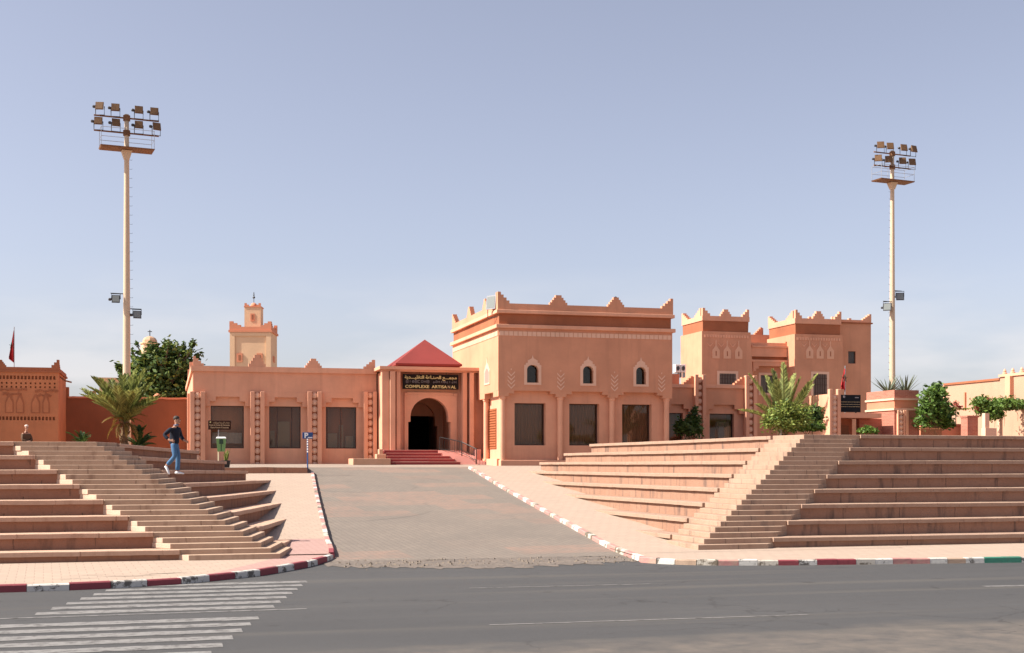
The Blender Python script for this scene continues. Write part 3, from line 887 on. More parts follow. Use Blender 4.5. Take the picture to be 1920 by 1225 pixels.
# ------------------------------------------------------------------ entrance portal
YG = 76.5
def GX(u): return xu(u, YG)
def GZ(v, u=800): return zv(v, xu(u, YG), YG)
por = thing('entrance_portal', 'entrance portal with tall arch, red pyramid roof and red steps', 'building', (GX(805), YG, PLAZA))
px0, px1 = GX(715.8), GX(898); FL = GZ(844.2)
ztop, zbeam = GZ(688.5), GZ(697.5)
yr = YG + .75                                # recessed middle bay
rx0, rx1 = GX(750), GX(868)
ax0, ax1 = GX(769), GX(849); zi = GZ(787.5); zpk = GZ(745)
def arch_pts(x0, x1, z_imp, z_pk, n=18):
    """horseshoe arch from the right impost over the crown to the left impost"""
    c = (x0 + x1) / 2; hw = (x1 - x0) / 2 - .14; H = z_pk - z_imp
    pts = []
    for i in range(n + 1):
        t = math.pi * i / n
        x = math.cos(t); z = math.sin(t) ** .97
        pts.append((c + hw * x * (1 + .05 * math.sin(2 * t) * (1 if x > 0 else -1)), z_imp + H * z))
    return pts
def arch_wall(mb, x0, x1, z0, z1, y, ax0, ax1, zi, zpk, depth):
    pts = arch_pts(ax0, ax1, zi, zpk)
    outl = [(x0, z0), (ax0, z0), (ax0, zi - .1), (pts[-1][0], zi - .1), (pts[-1][0], zi)] + pts[::-1][1:-1] + [(pts[0][0], zi), (pts[0][0], zi - .1), (ax1, zi - .1), (ax1, z0), (x1, z0), (x1, z1), (x0, z1)]
    mb.prism_y(outl, y, y + depth)
mb = MB(); arch_wall(mb, rx0, rx1, FL - .3, zbeam + .1, yr, ax0, ax1, zi, zpk, .45); mb.build('arch_wall', M['wall_salmon_light'], por)
# proud surround of the arch with its two little corbels
fx0, fx1 = GX(762), GX(861)
mb = MB(); arch_wall(mb, fx0, fx1, FL - .1, GZ(740), yr - .12, ax0, ax1, zi, zpk, .118); mb.build('arch_surround', M['wall_salmon_light'], por)
for a, b in ((fx0, GX(767)), (GX(855), fx1)): MB().box(a, b, yr - .2, yr - .122, GZ(741), GZ(736.5)).build('arch_corbel', M['wall_salmon_light'], por)
MB().box(GX(767.5), GX(854.5), yr - .13, yr - .01, GZ(739.8), GZ(735)).build('arch_cap', M['wall_salmon_light'], por)
# porch passage, inner arch and the dark hall behind it
yi = YG + 4.6
pas = MB()
pas.box(rx0 - .3, ax0 - .35, yr + .45, yi + .3, FL - .3, zbeam); pas.box(ax1 + .35, rx1 + .3, yr + .45, yi + .3, FL - .3, zbeam)
pas.box(ax0 - .36, ax1 + .36, yr + .45, yi + .3, zpk + .5, zpk + .8)
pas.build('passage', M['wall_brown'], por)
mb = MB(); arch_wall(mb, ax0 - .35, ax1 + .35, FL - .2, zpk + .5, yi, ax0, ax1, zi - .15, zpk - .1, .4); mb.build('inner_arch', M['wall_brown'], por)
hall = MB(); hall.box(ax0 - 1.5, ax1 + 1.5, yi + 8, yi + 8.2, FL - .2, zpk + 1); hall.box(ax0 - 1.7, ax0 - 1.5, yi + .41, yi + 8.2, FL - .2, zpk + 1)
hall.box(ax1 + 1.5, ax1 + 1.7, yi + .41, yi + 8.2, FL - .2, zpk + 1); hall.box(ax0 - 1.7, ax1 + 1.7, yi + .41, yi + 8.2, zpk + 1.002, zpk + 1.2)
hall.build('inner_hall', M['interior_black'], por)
MB().box(ax0 - .3, ax1 + .3, yi + .46, yi + .56, GZ(772, 790) - .1, zpk + .4).build('door_header', M['wall_brown'], por)
MB().box(px0 + .4, px1 - .4, yr + .3, yi + 8.2, FL - .35, FL - .01).build('floor_slab', M['plaza_paving'], por)
# side blocks, ribs, beam, cornice
sb = MB()
sb.box(px0 + .15, rx0, YG + .5, yi + 6, 2.2, zbeam); sb.box(rx1, px1 + 1, YG + .5, yi + 6, 2.2, zbeam)
sb.build('side_block', M['wall_salmon'], por)
for a, b, y_ in ((716.2, 729.5, 0), (730.8, 741, -.12), (743.5, 751, 0), (867.5, 876, 0), (880, 888, -.12)):
    MB().box(GX(a), GX(b), YG + y_, YG + .52 + (.3 if a in (743.5, 867.5) else 0), 2.2, zbeam - .001).build('rib', M['wall_salmon_light'] if y_ else M['wall_salmon'], por, bevel=.02)
MB().box(px0 + .02, px1 + .6, YG + .03, YG + 1.0, zbeam, GZ(694.3)).build('beam', M['wall_salmon_light'], por)
MB().box(px0 - .15, px1 + .6, YG - .2, yi + 6, GZ(694.3) + .002, ztop).build('cornice', M['wall_salmon_light'], por)
# pyramid roof
ry0 = YG + .7; bx0, bx1 = xu(742, ry0), xu(866.5, ry0); dpt = bx1 - bx0; cy = ry0 + dpt / 2
apex = at(796.4, 637, cy); zb0 = zv(689, bx0, ry0); zb1 = zv(681, bx0, ry0)
rf = MB(); rf.box(bx0 + .12, bx1 - .12, ry0 + .12, ry0 + dpt - .12, ztop - .05, zb1 - .02)
rf.build('roof_curb', M['roof_red'], por)
MB().add([(bx0, ry0, zb1 - .12), (bx1, ry0, zb1 - .12), (bx1, ry0 + dpt, zb1 - .12), (bx0, ry0 + dpt, zb1 - .12),
          (bx0, ry0, zb1), (bx1, ry0, zb1), (bx1, ry0 + dpt, zb1), (bx0, ry0 + dpt, zb1), tuple(apex)],
         [(3,2,1,0), (0,1,5,4), (1,2,6,5), (2,3,7,6), (3,0,4,7), (4,5,8), (5,6,8), (6,7,8), (7,4,8)]).build('roof', M['roof_red'], por)
# red steps
rise = (FL - 2.6) / 5; yb = yr - .05
rights = [858, 905, 955, 1003, 1052]; lefts = [380, 392, 405, 420, 440]
for i in range(5):
    yf = YG - .28 - .36 * i; zt_ = FL - rise * i
    xa = xu(640 + lefts[i] / 4.7125, yf); xb = xu(640 + rights[i] / 4.7125, yf)
    MB().box(xa, xb, yf, yb, zt_ - rise - (.3 if i == 4 else -.001), zt_ - .001 * i - .035).build('step', M['paint_red'], por)
    MB().box(xa - .02, xb + .02, yf - .035, yf + .42 if i else yb, zt_ - .034 - .001 * i, zt_ - .001 * i).build('sunlit_tread', M['paint_pink'], por, bevel=.008)  # tread slab paler than its riser, sunlit edge put into the colour
yf = YG - 2.1
mb = MB(); mb.box(xu(662, yf), xu(732.5, yf), yf, YG - .14, 2.3, 2.6 + .36); mb.build('step_cheek', M['plinth'], por, bevel=.02)
yf2 = YG - .9
mb = MB(); mb.box(xu(706.5, yf2), xu(724, yf2), yf2, YG - .13, 2.9, FL - .25); mb.box(xu(712, yf2), xu(719, yf2), yf2 + .2, YG - .125, 2.9, FL + .05); mb.build('step_cheek', M['plinth'], por, bevel=.02)
# ramp on the right of the steps
rm = MB(); ra = xu(866, YG - .6); rb = xu(934, YG - 2.2)
y0_, y1_ = YG - 2.3, YG - .26
rl = xu(821.5, YG - .6)
rm.add([(rl, y0_ + 1.75, FL - .02), (rb, y0_, 2.6), (rb, y0_ + 1.1, 2.61), (rl + 1.5, y1_, FL - .02), (rl, y0_ + 1.75, 2.4), (rb, y0_, 2.4), (rb, y0_ + 1.1, 2.4), (rl + 1.5, y1_, 2.4)],
       [(0,1,2,3), (1,0,4,5), (2,1,5,6), (3,2,6,7), (0,3,7,4)])
rm.build('ramp', M['paint_pink'], por)
MB().add([(rl + 1.5, y1_ + .0, FL - .015), (rb, y0_ + 1.1, 2.615), (xu(934, YG - .3), y0_ + 1.1, 2.615), (xu(905, YG - .3), YG + .45, FL - .2), (rl + 2, YG + .45, FL - .01)], [(0,1,2,3,4)]).build('landing', M['plaza_paving'], por)
MB().box(xu(893, YG - .9), 18.42, YG - 1.0, YG + .45, 2.5, GZ(843.5, 905)).build('ramp_wall', M['paint_pink'], por, bevel=.02)

# sign over the arch
def text_mesh(s, size, mat, name, parent, loc, width=None, extr=.012, bold=0):
    cu = bpy.data.curves.new(name, 'FONT'); cu.body = s; cu.size = size; cu.align_x = 'LEFT'; cu.extrude = extr; cu.offset = bold
    cu.resolution_u = 3
    ob = bpy.data.objects.new('tmp_text', cu); col.objects.link(ob)
    dg = bpy.context.evaluated_depsgraph_get(); dg.update()
    me = bpy.data.meshes.new_from_object(ob.evaluated_get(dg))
    bpy.data.objects.remove(ob); bpy.data.curves.remove(cu)
    co = np.array([v.co[:] for v in me.vertices]) if len(me.vertices) else np.zeros((1, 3))
    x0, x1 = co[:, 0].min(), co[:, 0].max()
    k = (width / (x1 - x0)) if width and x1 > x0 else 1
    for v in me.vertices: v.co = ((v.co.x - x0) * k, -v.co.z, v.co.y)
    me.materials.clear(); me.materials.append(mat)
    o = bpy.data.objects.new(name, me); col.objects.link(o); o.parent = parent; o.location = Vector(loc) - wloc(parent)
    return o
ysn = YG + .30
sgn = thing('name_board', 'black name board with gold lettering above the entrance arch', 'sign', (xu(807, ysn), ysn, GZ(730)))
sx0, sx1, sz0, sz1 = xu(755, ysn), xu(859.8, ysn), zv(730.2, xu(807, ysn), ysn), zv(702.2, xu(807, ysn), ysn)
MB().box(sx0, sx1, ysn, ysn + .09, sz0, sz1).build('board', M['sign_black'], sgn, bevel=.01)
for fx in (.3, .78): MB().tube([(sx0 + (sx1-sx0)*fx, ysn + .06, sz1 - .02), (sx0 + (sx1-sx0)*fx, ysn + .06, zbeam + .03)], .012, 6).build('hanger', M['metal_dark'], sgn)
SW = sx1 - sx0; SH = sz1 - sz0
ar = 'مﺞﻤﻋ'
T = '\u0640'
AR1 = '\uFEE3\uFEA0\uFEE4' + T*3 + '\uFECA'
AR2 = '\uFE8D\uFEDF\uFEBC\uFEE8' + T + '\uFE8E\uFECB\uFE94'
AR3 = '\uFE8D\uFEDF\uFE98\uFED8\uFEE0\uFEF4' + T*3 + '\uFEAA\uFEF3\uFE94'
arab = (AR1 + ' ' + AR2 + ' ' + AR3)[::-1]
text_mesh(arab, SH * .30, M['gold'], 'arabic_lettering', sgn, (sx0 + SW * .035, ysn - .012, sz0 + SH * .70), SW * .93, bold=.006)
text_mesh('COMPLEXE', SH * .27, M['gold'], 'lettering', sgn, (sx0 + SW * .045, ysn - .012, sz0 + SH * .08), SW * .425, bold=.004)
text_mesh('ARTISA', SH * .27, M['gold'], 'lettering', sgn, (sx0 + SW * .515, ysn - .012, sz0 + SH * .08), SW * .275, bold=.004)
text_mesh('N', SH * .27, M['gold_dim'], 'lettering', sgn, (sx0 + SW * .805, ysn - .012, sz0 + SH * .08), SW * .042, bold=.004)
text_mesh('AL', SH * .27, M['gold'], 'lettering', sgn, (sx0 + SW * .862, ysn - .012, sz0 + SH * .08), SW * .09, bold=.004)
# the middle row: dull silver Tifinagh strokes
def stroke_glyph(mb, g, x, z, s, y):
    wd = s * .13
    def bar(a, b, c, d):
        mb.tube([(x + a*s, y, z + b*s), (x + c*s, y, z + d*s)], wd * .5, 4)
    def ring(r_=.42, cx=.42, cz=.5):
        pts = [(x + (cx + r_*math.cos(2*math.pi*i/10))*s, y, z + (cz + r_*math.sin(2*math.pi*i/10))*s) for i in range(11)]
        mb.tube(pts, wd * .5, 4, cap=False)
    if g == 'o': ring(.26, .42, .3)
    if g == 'O': ring()
    if g == 'B': ring(); bar(0, .5, .84, .5)
    if g == 'D': ring(); bar(.42, .42, .42, .58)
    if g == 'I': bar(.4, .1, .4, .9)
    if g == '+': bar(.4, .1, .4, .9); bar(0, .5, .8, .5)
    if g == 'C': bar(0, 0, 0, 1); bar(0, 1, .8, 1); bar(0, 0, .8, 0)
    if g == 'H': bar(0, 0, 0, 1); bar(.8, 0, .8, 1); bar(0, .5, .8, .5)
    if g == '<': bar(.7, .9, .1, .5); bar(.1, .5, .7, .1)
    if g == 'E': bar(0, 0, 0, 1); bar(.8, 0, .8, 1); bar(0, 1, .8, 1); bar(0, 0, .8, 0); bar(0, .5, .8, .5)
tf = MB()
for i, g in enumerate('EIBECOHE'): stroke_glyph(tf, g, sx0 + SW * (.06 + .053 * i), sz0 + SH * .42, SH * .17, ysn - .015)
for i, g in enumerate('oD+<BoIoH'): stroke_glyph(tf, g, sx0 + SW * (.535 + .048 * i), sz0 + SH * .42, SH * .17, ysn - .015)
tf.build('tifinagh_lettering', M['silver'], sgn)

# hand rail of the ramp
hr = thing('hand_railing', 'dark metal hand railing along the pink entrance ramp', 'railing', (xu(866, YG - 1.2), YG - 1.2, 2.7))
yq = YG - 1.15
tops = [at(824.6, 820, YG - .45), at(866, 829, yq), at(892.8, 842, YG - 1.9)]
foot = [Vector((tops[0].x, tops[0].y, FL - .05)), at(866, 853, yq), at(892.8, 867, YG - 1.9)]
foot[1].z = min(foot[1].z, tops[1].z - .75)
for a in (0, 1):
    MB().tube([tops[a], tops[a+1]], .032, 6).build('top_rail', M['metal_dark'], hr)
    MB().tube([foot[a] + Vector((0,0,.12)), foot[a+1] + Vector((0,0,.12))], .02, 6).build('bottom_rail', M['metal_dark'], hr)
    for i in range(1, 9):
        f_ = i / 9; MB().tube([foot[a].lerp(foot[a+1], f_) + Vector((0,0,.12)), tops[a].lerp(tops[a+1], f_)], .011, 5).build('baluster', M['metal_dark'], hr)
for a in range(3): MB().tube([foot[a] - Vector((0,0,.12)), tops[a] + Vector((0,0,.01))], .036 if a else .024, 6).build('post', M['metal_dark'], hr)

# ------------------------------------------------------------------ tall main block on the right of the entrance
YM = 71.6
def MX(u): return xu(u, YM)
def MZ(v, u=950): return zv(v, xu(u, YM), YM)
mx0, mx1 = MX(934.3), MX(1260.5)
mbk = thing('main_block', 'tall salmon block with stepped merlons, keyhole windows and round columns', 'building', ((mx0 + mx1) / 2, YM, PLAZA))
dM = 12.2; yb_ = YM + dM
zub = MZ(732.5); zcol = MZ(743.5)           # soffit of the upper storey, foot of the corbels
zt0, zc1, zf1, zf0, zc2b = MZ(569), MZ(581), MZ(587.5), MZ(608.5), MZ(615.5)
yw = YM + .42; xw = mx0 + .42               # lower storey is set back
# upper storey with keyhole openings
kw = [(988, 1009.5), (1093, 1112.5), (1192.5, 1211)]
kh = [(MX(a), MX(b), MZ(717), MZ(683.5)) for a, b in kw]
mb = MB(); wall_holes(mb, mx0, mx1, zub, zc2b, YM, kh, .55); mb.build('upper_wall', M['wall_brown'], mbk)
mb = MB(); mb.box(mx0 + .002, mx1, YM + .55, yb_, zub, zc2b - .001); mb.box(mx0, mx0 + .3, YM + .001, YM + .56, zub, zc2b - .002); mb.box(mx1 - .3, mx1, YM + .001, YM + .56, zub, zc2b - .002)
mb.build('building_body', M['wall_brown'], mbk)
so = MB(); so.add([(mx0, YM, zub + .0005), (mx1, YM, zub + .0005), (mx1, YM + .6, zub + .0005), (mx0, YM + .6, zub + .0005)], [(0, 3, 2, 1)]); so.build('soffit', M['wall_brown'], mbk)
for (a, b, c, d) in kh:
    X = (a + b) / 2; w2 = (b - a) / 2; fz = c - .13; q = .17
    h = d - c
    # stepped, pointed surround made of a proud pale band
    out = [(a - q, fz), (b + q, fz), (b + q, d + .0), (b + q - .1, d + .0), (b + q - .1, d + .12), (b - .05, d + .12), (b - .05, d + .26), (X + .2, d + .30), (X + .06, d + .38), (X, d + .58),
           (X - .06, d + .38), (X - .2, d + .30), (a + .05, d + .26), (a + .05, d + .12), (a - q + .1, d + .12), (a - q + .1, d + .0), (a - q, d + .0)]
    arc = [(X + w2 * math.cos(math.pi * i / 10), d - .27 + .27 * math.sin(math.pi * i / 10)) for i in range(11)]
    n_ = len(out)
    m = MB(); yq = YM - .035
    inner = [(a, c), (b, c)] + arc[0:1] + arc[1:]
    # cells: bottom, left, right, top
    m.prism_y([(a - q, fz), (b + q, fz), (b + q, c), (a - q, c)], yq, YM + .01)
    m.prism_y([(a - q, c), (a, c), (a, d - .27), (a - q, d - .27)], yq, YM + .01)
    m.prism_y([(b, c), (b + q, c), (b + q, d - .27), (b, d - .27)], yq, YM + .01)
    top = [(b + q, d - .27)] + [p for p in out[2:]] + [(a - q, d - .27)] + arc[::-1]
    m.prism_y(top, yq, YM + .4)
    sr = m.build('keyhole_surround', M['wall_pale'], mbk)
    MB().box(a, b, YM + .30, YM + .32, c, d).build('pane', M['glass_dark'], sr)
    MB().box(a - .01, a + (b - a) * .62, YM + .27, YM + .30, c, c + .05).build('window_rail', M['frame_dark'], sr)
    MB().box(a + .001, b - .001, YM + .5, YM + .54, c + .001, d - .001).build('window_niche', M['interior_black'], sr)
# frieze, cornices, parapet on front and left side
fr = MB(); fr.box(mx0 + .06, mx1 - .06, YM + .06, yb_, zf0, zf1); fr.build('frieze', M['wall_frieze'], mbk)
for z0_, z1_, pr in ((zc2b, zf0, .16), (zf1, zc1, .12)):
    MB().box(mx0 - pr, mx1 + pr, YM - pr, yb_ + .1, z0_, z1_).build('cornice', M['wall_salmon_light'], mbk, bevel=.02)
pp = MB(); pp.box(mx0 - .04, mx1 + .04, YM - .04, YM + .28, zc1, zt0); pp.box(mx0 - .04, mx0 + .28, YM + .28, yb_, zc1, zt0); pp.box(mx1 - .28, mx1 + .04, YM + .28, yb_, zc1, zt0); pp.box(mx0 + .28, mx1 - .28, yb_ - .3, yb_, zc1, zt0)
pp.build('parapet', M['wall_brown'], mbk)
MB().box(mx0 + .28, mx1 - .28, YM + .28, yb_ - .3, zc1 - .1, zc1 + .1).build('roof', M['wall_brown'], mbk)
MH = lambda v, u: MZ(v, u) - zt0
merlon(mbk, M['wall_brown'], mx0 - .04, MX(955), zt0, .66, YM - .04, half='L')
merlon(mbk, M['wall_brown'], MX(1031), MX(1063.5), zt0, .57, YM - .04)
merlon(mbk, M['wall_brown'], MX(1140), MX(1170), zt0, .56, YM - .04)
merlon(mbk, M['wall_brown'], MX(1241), mx1 + .04, zt0, .60, YM - .04, half='R')
for y_ in (yx(914, mx0), yx(884, mx0)): merlon_x(mbk, M['wall_brown'], y_, y_ + 1.15, zt0, .62, mx0 - .04)
merlon_x(mbk, M['wall_brown'], yb_ - 1.0, yb_, zt0, .66, mx0 - .04, half='R')
merlon_x(mbk, M['wall_brown'], YM + .29, YM + 1.1, zt0, .66, mx0 - .04, half='L')
# rows of small squares
sq = MB().box(-.125, .125, -.03, .02, -.13, .13).mesh('dentil'); sq.materials.append(M['wall_pale'])
zd = MZ(625, 940)
for i in range(38): inst(sq, 'dentil', mbk, (mx0 + .2 + (mx1 - mx0 - .4) * i / 37, YM, zd))
for i in range(36): inst(sq, 'dentil', mbk, (mx0, YM + .25 + (dM - .6) * i / 35, zd), (0, 0, R(-90)))
# chevrons
cv = MB(); s_ = .22; th = .085
cv.prism_y([(-s_, .12), (-s_, .12 - th), (0, -.10 - th), (s_, .12 - th), (s_, .12), (0, -.10)], -.02, .02)
cvm = cv.mesh('chevron'); cvm.materials.append(M['wall_pale'])
for zx in (450, 775, 1128, 1437):
    X = MX(830 + zx / 3.5); zz = MZ(530 + (640 if zx < 500 else 645 if zx < 800 else 648) / 3.5, 950)
    for i in range(4): inst(cvm, 'chevron', mbk, (X, YM, zz - .42 + .24 * i + .1))
    MB().prism_y([(X - .04, zz + .63), (X, zz + .57), (X + .04, zz + .63), (X, zz + .69)], YM - .02, YM + .01).build('chevron_dot', M['wall_pale'], mbk)
# lower storey
lwn = [(MX(968.3), MX(1027), MZ(835), MZ(755)), (MX(1071.5), MX(1128), MZ(835), MZ(755)), (MX(1171), MX(1226.5), MZ(835), MZ(755))]
mb = MB(); wall_holes(mb, xw, mx1 - .2, 2.2, zub + .02, yw, lwn, .42); mb.build('lower_wall', M['wall_salmon'], mbk)
mb = MB(); mb.box(xw + .002, mx1 - .2, yw + 1.3, yb_, 2.2, zub); mb.box(xw, xw + .3, yw + .001, yw + 1.31, 2.2, zub - .001); mb.build('lower_body', M['wall_salmon'], mbk)
for i, (a, b, c, d) in enumerate(lwn):
    window(mbk, a, b, c, d, yw, depth=.42, glass='glass_dark', deep=.8, curtain=(a + .03, b - .03, c + .05, d - .05, 'curtain', 9))
bays = [(939.5, 947.7), (1048, 1056.6), (1145.7, 1153.4), (1248, 1256)]
cxs = [(MX(a) + MX(b)) / 2 for a, b in bays]
for a, b in zip(cxs, cxs[1:]):
    mb = MB(); corbel(mb, a, b, zub + .001, zub + .012, .33, (zub - zcol) / 2, YM + .01, yw - .003); mb.build('lintel', M['wall_brown'], mbk)
for a, b in ((mx0 + .01, cxs[0] - .001), (cxs[3] + .001, mx1)): MB().box(a, b, YM + .011, yw, zcol, zub).build('corbel_end', M['wall_brown'], mbk)
for X in cxs:
    MB().lathe([(.16, 2.3), (.16, zcol - .16), (.2, zcol - .12), (.2, zcol)], (X, YM + .22, 0), 16).build('column', M['wall_salmon_light'], mbk, smooth=False)
mb = MB(); mb.box(MX(938), mx1, YM - .12, yw - .003, 2.2, MZ(863)); mb.build('plinth', M['wall_salmon'], mbk, bevel=.03)
# left flank: corbelled recess with column and louvred shutter, blind keyhole above
ya, yb2 = yx(931, mx0), yx(903.5, mx0)
fl = MB(); fl.prism_x([(YM + .43, zcol), (YM + .43 + .8, zcol), (YM + .43 + .8, zub - .05), (yx(908.5, mx0), zub - .05), (yx(908.5, mx0), zcol), (YG + .4, zcol), (YG + .4, zub), (YM + .43, zub)], mx0 + .006, xw); fl.build('lintel', M['wall_brown'], mbk)
for y_ in (YM + .22, yx(905, mx0)):
    if y_ > YM + 1: MB().lathe([(.16, 2.3), (.16, zcol - .16), (.2, zcol - .12), (.2, zcol)], (mx0 + .22, y_, 0), 16).build('column', M['wall_salmon_light'], mbk)
MB().box(mx0 + .02, xw + .001, YM + .43, YG + .4, 2.2, 2.95).build('flank_plinth', M['wall_salmon_light'], mbk)
s0, s1 = yx(931, xw), yx(917, xw); sz0_, sz1_ = 3.55, MZ(760, 934) - .1
shu = MB(); shu.box(xw - .04, xw + .02, s0, s0 + .08, sz0_, sz1_); shu.box(xw - .04, xw + .02, s1 - .08, s1, sz0_, sz1_); shu.box(xw - .02, xw + .01, s0, s1, sz0_, sz1_)
so_ = shu.build('shutter', M['shutter'], mbk)
for i in range(16):
    z_ = sz0_ + .06 + (sz1_ - sz0_ - .12) * i / 15
    MB().add([(xw - .022, s0 + .08, z_ + .03), (xw - .022, s1 - .08, z_ + .03), (xw - .055, s1 - .08, z_ - .05), (xw - .055, s0 + .08, z_ - .05)], [(0, 1, 2, 3)]).build('louvre', M['shutter'], so_)
kk0, kk1 = yx(917.5, mx0), yx(909.5, mx0); kc = (kk0 + kk1) / 2
kz0, kz1 = MZ(713, 934), MZ(690, 934)
mb = MB(); mb.prism_x([(kk0 - .15, kz0 - .12), (kk1 + .15, kz0 - .12), (kk1 + .15, kz1), (kc + .3, kz1 + .3), (kc + .1, kz1 + .45), (kc, kz1 + .8), (kc - .1, kz1 + .45), (kc - .3, kz1 + .3), (kk0 - .15, kz1)], mx0 - .03, mx0 + .01)
ks = mb.build('keyhole_surround', M['wall_pale'], mbk)
MB().prism_x([(kk0, kz0), (kk1, kz0), (kk1, kz1 - .1), (kc + .2, kz1 + .1), (kc, kz1 + .16), (kc - .2, kz1 + .1), (kk0, kz1 - .1)], mx0 - .036, mx0 - .029).build('blind_panel', M['paint_pink'], ks)
# ------------------------------------------------------------------ annex wing between the main block and the palace
YA = 80.0
def AX(u): return xu(u, YA)
def AZ(v, u=1340): return zv(v, xu(u, YA), YA)
ann = thing('annex_building', 'low annex with stepped parapets and medallion pilasters right of the tall block', 'building', (AX(1340), YA, PLAZA))
ax_0, ax_1 = AX(1240), AX(1419); zca = AZ(728); zla = AZ(759)
awn = [(AX(1258), AX(1284), 2.7, AZ(775)), (AX(1334), AX(1380), 2.7, AZ(775.5))]
ya2 = YA + .3
mb = MB(); wall_holes(mb, ax_0, ax_1, 2.2, zla + .3, ya2, awn, .3); mb.build('wall', M['wall_salmon'], ann)
mb = MB(); mb.box(ax_0, ax_1, YA + 1.5, YA + 9, 2.2, zca); mb.box(ax_0 + .01, ax_1 - .01, YA + .02, YA + 1.51, zla + .28, zca - .003); mb.box(ax_1 - .3, ax_1 - .004, YA + .03, YA + 1.6, 2.2, zla + .29); mb.build('building_body', M['wall_brown'], ann)
MB().box(ax_0, ax_1, YA - .1, YA + .25, zca, AZ(721.5)).build('parapet', M['wall_salmon_light'], ann)
apl = [(1300, 1320.5), (1395, 1416)]
for (a, b) in ((AX(1240), AX(1300.5)), (AX(1320), AX(1395.5))):
    mb = MB(); corbel(mb, a, b, zla, zla + .3, .36, .3, YA, ya2 - .003); mb.build('lintel', M['wall_brown'], ann)
for a, b in apl:
    MB().box(AX(a) + .1, AX(b) - .1, YA - .003, ya2, 2.2, zla + .29).build('pier', M['wall_salmon'], ann)
    pilaster(ann, AX(a), AX(b), YA, 2.3, AZ(707), M['wall_salmon'], M['wall_frieze'], 13, cap=.12)
zs = AZ(721.5)
for a, b in ((1281, 1299), (1376, 1394.5)):
    merlon(ann, M['wall_coral'], AX(a), AX(b), zs, AZ(706.5) - zs, YA - .1, .3, n=4, half='R')
MB().box(ax_0, AX(1291), YA + 1.6, YA + 1.9, zca, AZ(701, 1270) + .1).build('rear_parapet', M['wall_coral'], ann)
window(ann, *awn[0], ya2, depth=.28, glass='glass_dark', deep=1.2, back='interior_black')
window(ann, *awn[1], ya2, depth=.28, glass='glass_dark', deep=1.2, back='interior', curtain=(AX(1351), AX(1376), 2.7, AZ(790), 'blind', 6))

MB().box(ax_0 + .02, AX(1291) - .02, YA + 1.91, YA + 5, zca - .1, AZ(701, 1270) - .05).build('roof_block', M['wall_salmon'], ann)
# two air-conditioner boxes on the annex roof
for i, (u, l) in enumerate(((1271, 'white air conditioner box half hidden by the tall block edge'), (1281, 'white air conditioner box next to the pale tower flank'))):
    Y = YA + 3.2; X = xu(u, Y); z = zv(700, X, Y)
    ac = thing('air_conditioner', l, 'air conditioner', (X, Y, z), 0)
    MB().box(-.19, .19, -.02, .42, .06, .62).build('casing', M['white_box'], ac, local=True, bevel=.02)
    ring = [(.13 * math.cos(2*math.pi*k/12), -.03, .34 + .17 * math.sin(2*math.pi*k/12)) for k in range(13)]
    MB().tube(ring, .018, 5, cap=False).build('fan_guard', M['metal_grey'], ac, local=True)
    MB().add([(.11 * math.cos(2*math.pi*k/12), -.026, .34 + .15 * math.sin(2*math.pi*k/12)) for k in range(12)], [tuple(range(12))]).build('fan_opening', M['lamp_body'], ac, local=True)
    MB().box(-.16, -.1, 0, .4, -.3, .06).box(.1, .16, 0, .4, -.3, .06).build('stand', M['metal_grey'], ac, local=True)

